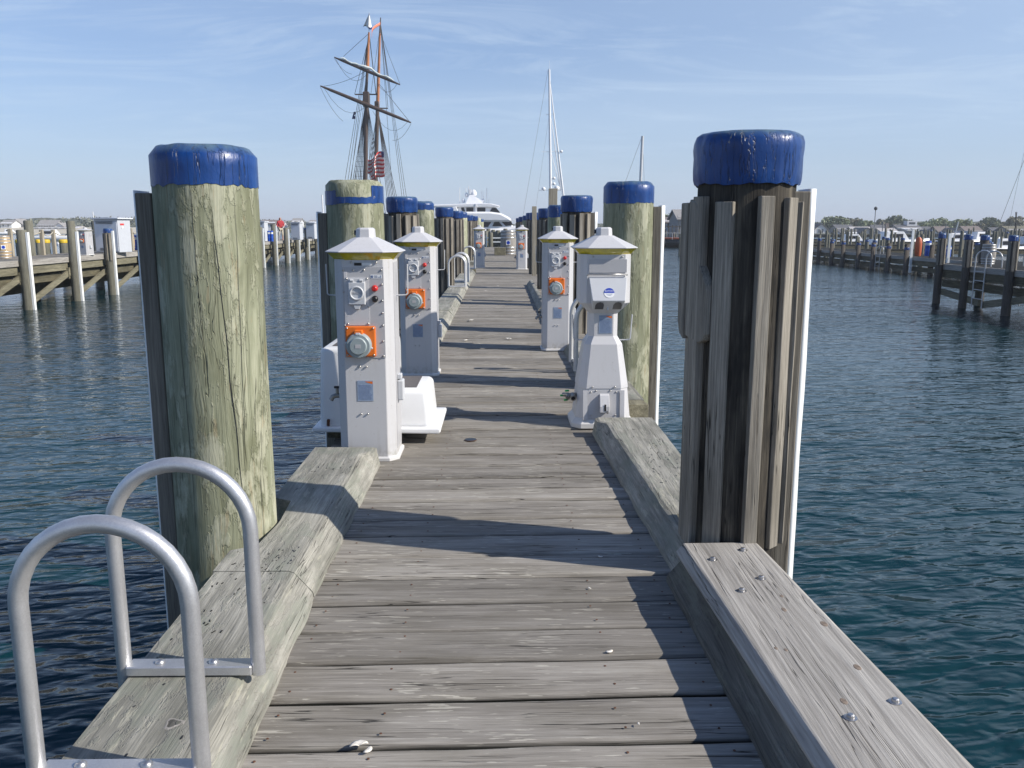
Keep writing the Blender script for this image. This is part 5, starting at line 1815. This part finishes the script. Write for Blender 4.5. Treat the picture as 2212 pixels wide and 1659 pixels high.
# small boats
rb = random.Random(8)
hm0 = None
SB = [(130, 506, 150, 9, 'white motor boat anchored on the open bay at far left', 0.0), (46, 497, 240, 7, 'tiny white boat anchored near the left beach', 0.3), (84, 510, 170, 4, 'small white dinghy anchored on the left bay', 0.2),
      (121, 508, 230, 3, 'little skiff right of the anchored motor boat', 0.1), (1895, 520, 90, 6, 'pale motor boat berthed in the crowded slips below the grey cottage', 0.2), (1925, 512, 105, 9, 'white cabin boat with a yellow bow in the crowded slips', 0.1),
      (2165, 528, 80, 7, 'low pale boat berthed near the right edge', 0.2), (2060, 515, 110, 8, 'white cabin boat behind the nearest right pier piling', 0.1), (1835, 514, 115, 7, 'pale boat among the slips at left of the crowded marina', 0.0), (2110, 510, 125, 8, 'white boat deep in the slips behind the ribbed barrel', 0.3)]
for (px, py, Y, Ln, lb, rz) in SB:
    x = (px - 1080) / F * Y
    b = empty('moored_boat', (x, Y, WATER), lb, 'boat', 'small boats moored in the harbour', rz)
    hull_mesh(Ln, Ln * 0.3, Ln * 0.10).build('hull', M['boatwhite'], b)
    MB().prism([(-Ln * 0.18, Ln * 0.09), (Ln * 0.18, Ln * 0.09), (Ln * 0.08, Ln * 0.22), (-Ln * 0.16, Ln * 0.22)], -Ln * 0.09, Ln * 0.09, 'XZ').build('cabin', M['boatwhite'], b, bevel=0.05)
    MB().box((-Ln * 0.02, -Ln * 0.093, Ln * 0.165), (Ln * 0.18, 0.03, Ln * 0.05)).build('window', M['glass_dark'], b)
# mooring buoys on the left bay
bpz = MB().lathe([(0.03, -0.2), (0.28, -0.05), (0.33, 0.12), (0.25, 0.32), (0.04, 0.42)], 12).build('mooring_buoy', M['boatwhite'], loc=((30 - 1080) / F * 110, 110, WATER))
tag(bpz, 'small white mooring buoy floating on the left bay', 'buoy', 'white mooring buoys on the left bay')
for i in range(22):
    Y = rb.uniform(60, 200)
    px = rb.uniform(5, 290) if i % 4 else rb.uniform(562, 600)
    c = bpz.copy()
    COL.objects.link(c)
    c.location = ((px - 1080) / F * Y, Y, WATER)

# slim green fender piles beyond the pier head
rf2 = random.Random(2)
fpz = simple_pile(0, 0, 0.16, 0.9, 'slim greenish fender pile in the row beyond the pier head', 'slim fender piles beyond the pier head')
fpz.location = ((1050 - 1080) / F * 62, 62, 0)
for k in range(1, 13):
    px = 1050 + k * 5.2
    copy_tree(fpz, loc=((px - 1080) / F * 62, 62 + rf2.uniform(-0.5, 0.5), rf2.uniform(-0.15, 0.15)))
rail = empty('white_rail', (0, 61.6, 0), 'two bar white rail in front of the slim fender piles', 'rail')
rw = MB()
for z in (0.40, 0.12):
    rw.box(((1069 - 1080) / F * 62, 0, z), (1.25, 0.06, 0.08))
rw.build('bar', M['strip'], rail)
rp_ = MB().box(((1051 - 1080) / F * 62, 0, -0.2), (0.07, 0.07, 1.6)).build('upright', M['strip'], rail)
MB().box(((1086 - 1080) / F * 62, 0, -0.2), (0.07, 0.07, 1.6)).build('upright', M['strip'], rail)
MB().box((0, 63.2, -0.3), (5, 2.2, 0.2)).build('head_float', M['beam'])
tag(bpy.data.objects['head_float'], 'dark floating platform behind the slim fender piles', 'float')

# ------------------------------------------------------------------ shores
def terrain(name, pts, depth, mat, zbase=-1.8):
    """ridge from a list of (x, y_front, height) with a sloping front and a crest behind"""
    vs, fs = [], []
    C_ = 7
    rr = random.Random(3)
    n = len(pts)
    for (x, y, h) in pts:
        for c in range(C_):
            u = c / (C_ - 1)
            z = zbase + (h - zbase) * math.sin(min(1, u * 1.25) * PI / 2) ** 1.2 + (rr.uniform(-0.25, 0.25) if c else 0)
            vs.append((x * (1 + u * depth / y), y + u * depth, z if c else zbase))
    for i in range(n - 1):
        for c in range(C_ - 1):
            fs.append((i * C_ + c, (i + 1) * C_ + c, (i + 1) * C_ + c + 1, i * C_ + c + 1))
    return tag(MB().add(vs, fs, True).build(name, mat, fix=False), kind='structure')


def ridge(p0, p1, Y, ytops, step=14):
    out = []
    px = p0
    rr = random.Random(int(p0) + 5)
    while px <= p1 + 0.1:
        t = (px - p0) / (p1 - p0) * (len(ytops) - 1)
        i = min(int(t), len(ytops) - 2)
        yy = ytops[i] + (ytops[i + 1] - ytops[i]) * (t - i)
        x = (px - 1080) / F * Y
        h = EYE - (yy - 484.5) / F * (Y * 1.25)
        out.append((x, Y, max(h, -1.2) + rr.uniform(-0.3, 0.3)))
        px += step
    return out


terrain('hill', ridge(-250, 800, 300, [477, 475, 474, 471, 470, 472, 476, 477, 478, 478, 480]), 160, M['hill'])
terrain('hill', ridge(1085, 2700, 300, [485, 483, 483, 481, 479, 478, 478, 478, 478, 478, 478, 478]), 160, M['hill'])
sheet('beach', -215, -95, 262, 302, WATER + 0.05, M['sand'])
bp = MB().add([(-260, 266, WATER + 0.02), (-90, 266, WATER + 0.02), (-90, 305, 0.3), (-260, 305, 0.3)], [(0, 1, 2, 3)]).build('beach_slope', M['sand'], fix=False)
tag(bp, kind='structure')


def foliage(cx, cy, cz, rx, ry, rz_, n, size, rr, mb, lobes=None):
    lobes = lobes or [(0, 0, 0, 1.0)]
    for i in range(n):
        lx, ly, lz, ls = rr.choice(lobes)
        while True:
            v = Vector((rr.uniform(-1, 1), rr.uniform(-1, 1), rr.uniform(-1, 1)))
            if 0.35 < v.length < 1:
                break
        c = Vector((cx + (v.x * ls + lx) * rx, cy + (v.y * ls + ly) * ry, cz + (v.z * ls + lz) * rz_))
        nrm_ = Vector((rr.uniform(-1, 1), rr.uniform(-1, 1), rr.uniform(-0.6, 1))).normalized()
        u = nrm_.orthogonal().normalized()
        w = nrm_.cross(u)
        s = size * rr.uniform(0.6, 1.4)
        a = rr.uniform(0, PI)
        u2, w2 = u * math.cos(a) + w * math.sin(a), w * math.cos(a) - u * math.sin(a)
        mb.add([c - u2 * s, c - w2 * s * 0.6, c + u2 * s, c + w2 * s * 0.6], [(0, 1, 2, 3)])


# wooded ridge on the left reads as one mass
rr = random.Random(12)
wm = MB()
yt = [478, 475, 474, 472, 470.5, 467, 467.5, 470, 476, 474, 473, 474, 475, 478, 480]
for k in range(420):
    px = rr.uniform(-120, 780)
    t = (px + 120) / 900 * (len(yt) - 1)
    i = min(int(t), len(yt) - 2)
    yy = yt[i] + (yt[i + 1] - yt[i]) * (t - i)
    Y = rr.uniform(320, 440)
    top = at(px, yy + rr.uniform(0, 18) * (1 if Y < 380 else 0.3), Y)
    s = rr.uniform(1.8, 3.6)
    foliage(top.x, Y, top.z - s * 0.9, s * 1.5, s * 1.2, s, 26, 0.62, rr, wm)
tag(wm.build('far_wood', M['scrub'], fix=False), kind='stuff')
# low scrub on the right shore
wm = MB()
for k in range(420):
    px = rr.uniform(1095, 2420)
    Y = rr.uniform(270, 400)
    top = at(px, rr.uniform(481, 494) + (4 if px < 1700 else 0), Y)
    s = rr.uniform(1.5, 3.0)
    foliage(top.x, Y, top.z - s * 0.9, s * 1.6, s * 1.2, s, 22, 0.6, rr, wm)
tag(wm.build('shore_scrub', M['scrub'], fix=False), kind='stuff')


def tree(px0, px1, ptop, pbase, Y, label, leaf, seed, n=1500):
    rr = random.Random(seed)
    b = at((px0 + px1) / 2, pbase, Y)
    t_ = at((px0 + px1) / 2, ptop, Y)
    H_ = t_.z - b.z
    W_ = (px1 - px0) / F * Y / 2
    tr = empty('tree', (b.x, Y, b.z), label, 'tree', 'trees of the waterfront town')
    tk = MB()
    tk.tube([(0, 0, -0.5), (0.05 * W_, 0, H_ * 0.3), (0, 0, H_ * 0.6)], [0.05 * H_, 0.035 * H_, 0.015 * H_], 8)
    for k in range(5):
        a = k * 1.26 + seed
        tk.tube([(0, 0, H_ * (0.28 + 0.04 * k)), (W_ * 0.55 * math.cos(a), W_ * 0.55 * math.sin(a), H_ * (0.55 + 0.06 * k))], [0.02 * H_, 0.006 * H_], 6)
    tk.build('trunk', M['bark'], tr)
    cm = MB()
    lobes = [(rr.uniform(-0.6, 0.6), rr.uniform(-0.4, 0.4), rr.uniform(-0.4, 0.42), rr.uniform(0.4, 0.62)) for _ in range(11)]
    foliage(0, 0, H_ * 0.60, W_ * 1.05, W_ * 0.8, H_ * 0.44, n, 0.048 * (W_ + H_) * 0.5 + 0.18, rr, cm, lobes)
    cm.build('crown', M[leaf], tr, fix=False)
    return tr


# tops and extents measured on the skyline
c7 = lambda x, y: (1746.5 + x / 4.749, 412.4 + y / 4.749)
TREES = [((130, 330), 262, 'tall dark tree left of the grey long roofs', 'leaf_b'), ((250, 390), 275, 'feathery green tree above the long grey roof', 'leaf_a'), ((370, 520), 290, 'yellow green tree right of the feathery one', 'leaf_c'), ((150, 230), 285, 'small pale tree beside the white gable at far left of the town', 'leaf_a'),
         ((530, 665), 312, 'low round green tree left of the lamp pole', 'leaf_a'), ((800, 915), 252, 'tall round dark tree above the small white cottage', 'leaf_b'), ((700, 810), 300, 'pale budding tree right of the lamp pole', 'leaf_c'), ((960, 1060), 288, 'green tree behind the roof lantern', 'leaf_b'),
         ((1060, 1180), 325, 'low green tree right of the grey two storey house', 'leaf_a'), ((1190, 1330), 300, 'green tree at the left of the broad tree group', 'leaf_a'), ((1280, 1450), 272, 'broad tall green tree in the middle of the tree group', 'leaf_a'), ((1420, 1520), 320, 'dark tree between the two broad ones', 'leaf_b'),
         ((1490, 1640), 297, 'broad green tree right of the tree group', 'leaf_a'), ((1640, 1760), 335, 'brownish budding tree between the broad green ones', 'leaf_c'), ((1770, 1945), 287, 'large rounded dark green tree on the right', 'leaf_b'), ((1940, 2060), 330, 'low budding tree near the right edge', 'leaf_c'), ((2040, 2230), 275, 'tall thin leaved tree at the right edge', 'leaf_c')]
for i, ((x0, x1), yt_, lb, lf) in enumerate(TREES):
    a, b = c7(x0, yt_), c7(x1, yt_)
    tree(a[0] - 4, b[0] + 4, a[1] - 3, 505, 262 + (i % 4) * 7, lb, lf, i + 2)
q6 = lambda x, y: (1394.8 + x / 6.08, 412.4 + y / 6.08)
a, b = q6(190, 288), q6(380, 288)
tree(a[0], b[0], a[1], 500, 230, 'green tree behind the pink shingled waterfront house', 'leaf_a', 40)
tree(1118, 1140, 474, 497, 300, 'distant tree right of the yacht bow', 'leaf_b', 41)


def house(px0, px1, eave, ridge_, base, Y, label, wall='shingle', roof='roof', gable_front=False, depth=7.0, wins=(), chimney=None, cupola=False, rz=0.0):
    b = at((px0 + px1) / 2, base, Y)
    w = (px1 - px0) / F * Y
    he = at(0, eave, Y).z - b.z
    hr = at(0, ridge_, Y).z - b.z
    p = empty('house', (b.x, Y, b.z), label, 'house', 'houses of the waterfront town', rz)
    if gable_front:
        MB().prism([(-w / 2, -3), (w / 2, -3), (w / 2, he), (0, hr), (-w / 2, he)], 0, depth, 'XZ').build('wall', M[wall], p)
        rf_ = MB()
        t = 0.18
        for s in (-1, 1):
            rf_.add([(s * (w / 2 + 0.3), -0.3, he - 0.2), (0, -0.3, hr + t), (0, depth + 0.3, hr + t), (s * (w / 2 + 0.3), depth + 0.3, he - 0.2),
                     (s * (w / 2 + 0.3), -0.3, he - 0.45), (0, -0.3, hr), (0, depth + 0.3, hr), (s * (w / 2 + 0.3), depth + 0.3, he - 0.45)], [(0, 1, 2, 3), (7, 6, 5, 4), (0, 4, 5, 1), (3, 2, 6, 7), (0, 3, 7, 4)])
        rf_.build('roof', M[roof], p)
    else:
        MB().prism([(0, -3), (depth, -3), (depth, he), (depth / 2, hr), (0, he)], -w / 2, w / 2, 'YZ').build('wall', M[wall], p)
        rf_ = MB()
        for (ya_, yb_) in ((-0.35, depth / 2), (depth + 0.35, depth / 2)):
            rf_.add([(-w / 2 - 0.3, ya_, he - 0.2), (w / 2 + 0.3, ya_, he - 0.2), (w / 2 + 0.3, yb_, hr + 0.15), (-w / 2 - 0.3, yb_, hr + 0.15),
                     (-w / 2 - 0.3, ya_, he - 0.4), (w / 2 + 0.3, ya_, he - 0.4), (w / 2 + 0.3, yb_, hr - 0.05), (-w / 2 - 0.3, yb_, hr - 0.05)], [(0, 1, 2, 3), (7, 6, 5, 4), (0, 4, 5, 1), (1, 5, 6, 2), (0, 3, 7, 4)])
        rf_.build('roof', M[roof], p)
    for (u, v) in wins:
        x, z = (u - 0.5) * w, he * v
        wf = MB().box((x, -0.04, z), (w * 0.10 + 0.25, 0.08, 1.15)).build('window', M['trim'], p)
        MB().box((x, -0.09, z), (w * 0.10, 0.03, 0.9)).build('pane', M['pane'], wf)
    if chimney is not None:
        MB().box(((chimney - 0.5) * w, depth / 2, hr + 0.5), (0.7, 0.7, 1.6)).build('chimney', M['roofb'], p)
    if cupola:
        x = (0.72 - 0.5) * w
        cu_ = MB().box((x, depth / 2, hr + 0.4), (2.6, 2.2, 1.4)).build('roof_lantern', M['wallw'], p)
        MB().box((x, depth / 2 - 1.13, hr + 0.5), (1.6, 0.03, 0.5)).build('pane', M['pane'], cu_)
    return p


W4 = [(0.2, 0.72), (0.5, 0.72), (0.8, 0.72), (0.2, 0.3), (0.5, 0.3), (0.8, 0.3)]


def h7(x0, x1, eave, rdg, Y, label, **kw):
    a, b = c7(x0, eave), c7(x1, rdg)
    return house(a[0], b[0], a[1] + 4, b[1] + 4.5, 511, Y, label, **kw)


h7(60, 185, 365, 318, 215, 'white gabled house at the far left of the right hand town', wall='wallw', gable_front=True, wins=[(0.35, 0.7), (0.65, 0.7), (0.5, 0.3)])
h7(300, 470, 375, 330, 235, 'dark roofed house behind the long grey roofs', roof='roof', wins=[(0.8, 0.8)])
h7(345, 590, 418, 378, 205, 'long low building with a grey roof beside the white lean to', wall='wallw', roof='roof', wins=[(0.15, 0.4)])
h7(470, 665, 400, 352, 222, 'pale grey gabled boathouse left of the lamp pole', wall='shingle_p', roof='shingle_p', gable_front=False, wins=[(0.6, 0.5)])
h7(540, 662, 400, 362, 204, 'pale gable fronted shed attached to the boathouse', wall='shingle_p', roof='roof', gable_front=True)
h7(690, 835, 415, 332, 228, 'dark hip roofed house right of the lamp pole', wall='shingle', roof='roof', wins=[(0.3, 0.5), (0.7, 0.5)])
h7(765, 925, 408, 366, 206, 'small white cottage left of the two storey grey house', wall='wallw', roof='shingle_p', wins=[(0.3, 0.6), (0.5, 0.6), (0.7, 0.6)], chimney=0.6)
h7(925, 1165, 366, 330, 224, 'two storey house with a dark roof and white roof lantern', wall='shingle', roof='roof', cupola=True, wins=[(0.12, 0.75), (0.2, 0.75)])
h7(1015, 1165, 372, 366, 212, 'square pale grey two storey front with white trim', wall='shingle_p', roof='trim', wins=[(0.22, 0.8), (0.75, 0.8), (0.22, 0.35), (0.42, 0.35), (0.75, 0.35)])
h7(1165, 1290, 410, 350, 232, 'dark roofed house right of the pale two storey front', wall='shingle', roof='roof')
h7(1250, 1345, 432, 385, 200, 'small white gabled house left of the nearest right piling', wall='wallw', gable_front=True, wins=[(0.5, 0.6)])
h7(1345, 1480, 410, 348, 230, 'grey brown roofed house behind the right piling cap', wall='shingle_p', roof='roofb', wins=[(0.4, 0.7)])
h7(1480, 1600, 420, 365, 222, 'pale gabled house right of the sloping mast', wall='shingle_p', roof='roofb', gable_front=True, wins=[(0.5, 0.6)])
h7(1600, 1710, 450, 398, 198, 'white gable showing between the two right pilings', wall='wallw', roof='shingle_p', gable_front=True, wins=[(0.5, 0.5)])
h7(1620, 1790, 400, 345, 240, 'brown roofed house below the budding tree', wall='shingle', roof='roofb', wins=[(0.3, 0.7), (0.6, 0.7)])
h7(1770, 1930, 440, 400, 204, 'low dark roofed house below the large rounded tree', wall='shingle', roof='roof', wins=[(0.3, 0.5), (0.7, 0.5)])
h7(1920, 2080, 410, 360, 226, 'grey house with white gable near the right edge', wall='shingle', roof='roof', gable_front=False, wins=[(0.25, 0.7), (0.5, 0.7)])
h7(2060, 2300, 385, 345, 222, 'tan roofed house at the right edge', wall='shingle', roof='fascia' if 'fascia' in M else 'roofb', wins=[(0.2, 0.6), (0.45, 0.6), (0.7, 0.6)])


def h6(x0, x1, eave, rdg, Y, label, **kw):
    a, b = q6(x0, eave), q6(x1, rdg)
    return house(a[0], b[0], a[1], b[1], q6(0, 600)[1], Y, label, **kw)


h6(150, 360, 395, 350, 150, 'pinkish shingled waterfront house seen between the right pilings', wall='shingle_p', roof='roofb', wins=[(0.65, 0.75), (0.45, 0.75), (0.7, 0.3), (0.5, 0.3)])
h6(345, 490, 400, 360, 148, 'white waterfront house right of the pinkish one', wall='wallw', roof='roofb', gable_front=True, wins=[(0.25, 0.8), (0.5, 0.8), (0.75, 0.8), (0.4, 0.3)])
h6(420, 600, 345, 248, 132, 'dark grey tall shingled house next to the big clad piling', wall='shingle', roof='shingle', wins=[(0.45, 0.8), (0.3, 0.35)])
wd = MB()
for k in range(22):
    wd.box((k * 0.55, 0, 0), (0.12, 0.12, 2.4))
wd.box((5.8, 0, 1.0), (12, 0.1, 0.12))
q = q6(250, 560)
q = at(q[0], q[1], 128)
o = wd.build('picket_fence', M['dark_pile'], loc=(q.x, 128, q.z))
tag(o, 'dark timber railing along the waterfront below the pinkish house', 'fence')
# right shoreline quay
sheet('quay', 24, 330, 196, 420, -0.9, M['hill'])

# houses of the left shore
def hl(x0, x1, eave, rdg, base, Y, label, **kw):
    c1 = lambda x, y: (x / 5.211, 424.5 + y / 5.211)
    a, b, c_ = c1(x0, eave), c1(x1, rdg), c1(0, base)
    return house(a[0], b[0], a[1], b[1], c_[1], Y, label, depth=6, **kw)


hl(10, 130, 300, 268, 345, 300, 'grey cottage with white dormers at the far left shore', wall='wallw', roof='shingle', wins=[(0.25, 0.5), (0.7, 0.5)], gable_front=False)
hl(100, 260, 310, 256, 345, 306, 'grey gabled cottage right of the dormered one on the left shore', wall='shingle', roof='shingle', gable_front=True, wins=[(0.5, 0.5)])
hl(430, 625, 322, 268, 380, 298, 'long grey clubhouse with rows of white windows on the left shore', wall='shingle', roof='shingle', wins=[(0.1, 0.75), (0.25, 0.75), (0.4, 0.75), (0.55, 0.75), (0.7, 0.75), (0.85, 0.75)])
hl(600, 735, 345, 300, 380, 296, 'gabled right wing of the grey clubhouse', wall='wallw', roof='shingle', gable_front=True, wins=[(0.3, 0.6), (0.6, 0.6)])
hl(385, 740, 352, 345, 380, 293, 'low white veranda in front of the clubhouse', wall='wallw', roof='shingle', wins=[(0.1, 0.4), (0.3, 0.4), (0.5, 0.4), (0.7, 0.4), (0.9, 0.4)])
hl(830, 880, 350, 338, 362, 300, 'tiny white boathouse on the left shore', wall='wallw', roof='shingle_p')
for i, (x0, x1, e, r_, b_, lb) in enumerate(((565, 594, 481, 475.5, 492, 'long white house showing right of the big near piling'), (598, 612, 485, 478, 492, 'small white house left of the person in red'), (631, 648, 478.5, 472, 486, 'pale house on the ridge right of the person in red'), (668, 690, 480, 476, 490, 'low white house just left of the second near piling'))):
    house(x0, x1, e, r_, b_, 300, lb, wall='wallw', roof='roofb' if i == 0 else 'shingle', wins=[(0.3, 0.5), (0.7, 0.5)], depth=6)

# poles
def pole(px, p0, p1, Y, r, label, head=None, mat='rig_grey', name='mast_pole'):
    b, t_ = at(px, p0, Y), at(px, p1, Y)
    p = empty(name, (b.x, Y, b.z), label, 'pole', 'slender poles over the town')
    MB().tube([(0, 0, -1), (0, 0, t_.z - b.z)], r, 6).build('shaft', M[mat], p)
    if head:
        MB().lathe([(0.05, -head), (head * 0.8, -head * 0.6), (head * 0.9, head * 0.4), (0.05, head)], 10, (0, 0, t_.z - b.z)).build('lamp_head', M['hull_black'], p)
    return p


pole(c7(670, 0)[0], 505, c7(0, 180)[1], 190, 0.09, 'tall lamp pole with a dark round head above the town', head=0.42, name='lamp_pole')
pole(c7(752, 0)[0], 512, c7(0, 305)[1], 120, 0.06, 'thin grey mast right of the lamp pole', name='mast_pole')
pole(c7(862, 0)[0], 512, c7(0, 330)[1], 120, 0.05, 'thin mast before the small white cottage', name='mast_pole')
pole(c7(1400, 0)[0], 512, c7(0, 330)[1], 118, 0.05, 'thin mast right of the nearest right piling', name='mast_pole')
o = pole(c7(1470, 0)[0], 530, c7(0, 310)[1], 100, 0.06, 'leaning pale mast between two right pilings', mat='hoopw', name='mast_pole')
o.rotation_euler = (0, R(11), 0)
pole(c7(2110, 0)[0], 512, c7(0, 215)[1], 118, 0.05, 'tall thin mast near the right edge', mat='rig', name='mast_pole')
pole(204, 500, 457, 250, 0.14, 'white flagpole on the left shore above the cabinet', mat='boatwhite', name='flagpole')
pole(1476, 480, 455, 140, 0.04, 'thin pole with a gull like vane above the dark grey house', mat='boatwhite', name='flagpole')
pole(699, 500, 421, 60, 0.055, 'slim white mast tip just left of the second near piling', mat='boatwhite', name='flagpole')

# sea air over the harbour
hv = bpy.data.materials.new('harbour_haze')
hv.use_nodes = True
hv.node_tree.nodes.clear()
vo = hv.node_tree.nodes.new('ShaderNodeOutputMaterial')
vp = hv.node_tree.nodes.new('ShaderNodeVolumePrincipled')
vp.inputs['Color'].default_value = (0.88, 0.93, 1.0, 1)
vp.inputs['Density'].default_value = 0.0005
hv.node_tree.links.new(vp.outputs[0], vo.inputs['Volume'])
tag(MB().box((0, 2350, 13.25), (5200, 5500, 33.5)).build('haze', hv), kind='stuff')

# ------------------------------------------------------------------ world and sun
S = Vector((0.787, -0.226, 0.574)).normalized()
EL = math.asin(S.z)
AZ = math.atan2(S.x, S.y)
w = bpy.data.worlds.new('World')
scene.world = w
w.use_nodes = True
nt = w.node_tree
bg = nt.nodes['Background']
sky = nt.nodes.new('ShaderNodeTexSky')
sky.sky_type = 'NISHITA'
sky.sun_disc = False
sky.sun_elevation = EL
sky.sun_rotation = AZ
sky.altitude = 0
sky.air_density = 1.0
sky.dust_density = 0.4
sky.ozone_density = 3.0
tc = nt.nodes.new('ShaderNodeTexCoord')
sep = nt.nodes.new('ShaderNodeSeparateXYZ')
nt.links.new(tc.outputs['Generated'], sep.inputs[0])


def wm_(op, a, b=0.0, clamp=False):
    nd = nt.nodes.new('ShaderNodeMath')
    nd.operation = op
    nd.use_clamp = clamp
    for i, v in enumerate((a, b)):
        if isinstance(v, bpy.types.NodeSocket):
            nt.links.new(v, nd.inputs[i])
        else:
            nd.inputs[i].default_value = v
    return nd.outputs[0]


zz = wm_('ADD', wm_('MAXIMUM', sep.outputs[2], 0.0), 0.09)
cx_ = wm_('DIVIDE', sep.outputs[0], zz)
cy_ = wm_('DIVIDE', sep.outputs[1], zz)
comb = nt.nodes.new('ShaderNodeCombineXYZ')
nt.links.new(cx_, comb.inputs[0])
nt.links.new(cy_, comb.inputs[1])


def wnoise(scale, detail, rot, dist=0.6, rough=0.6, loc=(0, 0, 0)):
    mp = nt.nodes.new('ShaderNodeMapping')
    nt.links.new(comb.outputs[0], mp.inputs[0])
    mp.inputs['Scale'].default_value = scale
    mp.inputs['Rotation'].default_value = (0, 0, rot)
    mp.inputs['Location'].default_value = loc
    nz = nt.nodes.new('ShaderNodeTexNoise')
    nt.links.new(mp.outputs[0], nz.inputs['Vector'])
    nz.inputs['Scale'].default_value = 1
    nz.inputs['Detail'].default_value = detail
    nz.inputs['Roughness'].default_value = rough
    nz.inputs['Distortion'].default_value = dist
    return nz.outputs[0]


def wramp(f, stops):
    r = nt.nodes.new('ShaderNodeValToRGB')
    while len(r.color_ramp.elements) < len(stops):
        r.color_ramp.elements.new(0.5)
    for e, (p, v) in zip(r.color_ramp.elements, stops):
        e.position = p
        e.color = (v, v, v, 1)
    nt.links.new(f, r.inputs[0])
    return r.outputs[0]


wisps = wramp(wnoise((0.75, 1.7, 1), 8, R(32), 1.3, 0.66), [(0.47, 0), (0.76, 0.8)])
veil = wramp(wnoise((0.16, 0.35, 1), 4, R(-12), 0.5, 0.5, (3.1, 1.7, 0)), [(0.36, 0.0), (0.66, 0.55)])
cl = wm_('MULTIPLY', wm_('MULTIPLY', wm_('ADD', wm_('MULTIPLY', wisps, 1.05), wm_('ADD', veil, wm_('MULTIPLY', wm_('MAXIMUM', sep.outputs[0], 0.0), 0.75))), 0.62, True), wm_('MINIMUM', wm_('MULTIPLY', wm_('MAXIMUM', sep.outputs[2], 0.0), 6.0), 1.0))
cl = wm_('MULTIPLY', cl, wramp(sep.outputs[2], [(0.30, 1.0), (0.60, 0.15)]))
mixn = nt.nodes.new('ShaderNodeMix')
mixn.data_type = 'RGBA'
nt.links.new(cl, mixn.inputs[0])
grade = nt.nodes.new('ShaderNodeMix')
grade.data_type = 'RGBA'
grade.blend_type = 'MULTIPLY'
grade.inputs[0].default_value = 1.0
nt.links.new(sky.outputs[0], grade.inputs[6])
grade.inputs[7].default_value = (0.84, 1.0, 1.26, 1)
# pale blue sea haze low down
hzm = nt.nodes.new('ShaderNodeMix')
hzm.data_type = 'RGBA'
el = wm_('MAXIMUM', sep.outputs[2], 0.0)
nt.links.new(wm_('MULTIPLY', wm_('POWER', 2.718, wm_('MULTIPLY', el, -6.8)), 0.95), hzm.inputs[0])
nt.links.new(grade.outputs[2], hzm.inputs[6])
hzm.inputs[7].default_value = (5.0, 5.95, 7.5, 1)
nt.links.new(hzm.outputs[2], mixn.inputs[6])
mixn.inputs[7].default_value = (5.8, 7.1, 8.7, 1)
nt.links.new(mixn.outputs[2], bg.inputs[0])
bg.inputs[1].default_value = 0.096

sd = bpy.data.lights.new('sun', 'SUN')
sd.energy = 5.0
sd.angle = R(0.5)
sd.color = (1.0, 0.94, 0.84)
so = bpy.data.objects.new('sun', sd)
COL.objects.link(so)
so.rotation_euler = S.to_track_quat('Z', 'Y').to_euler()

scene.view_settings.view_transform = 'Standard'
scene.view_settings.look = 'None'
scene.view_settings.exposure = 0.18
scene.view_settings.gamma = 1.0
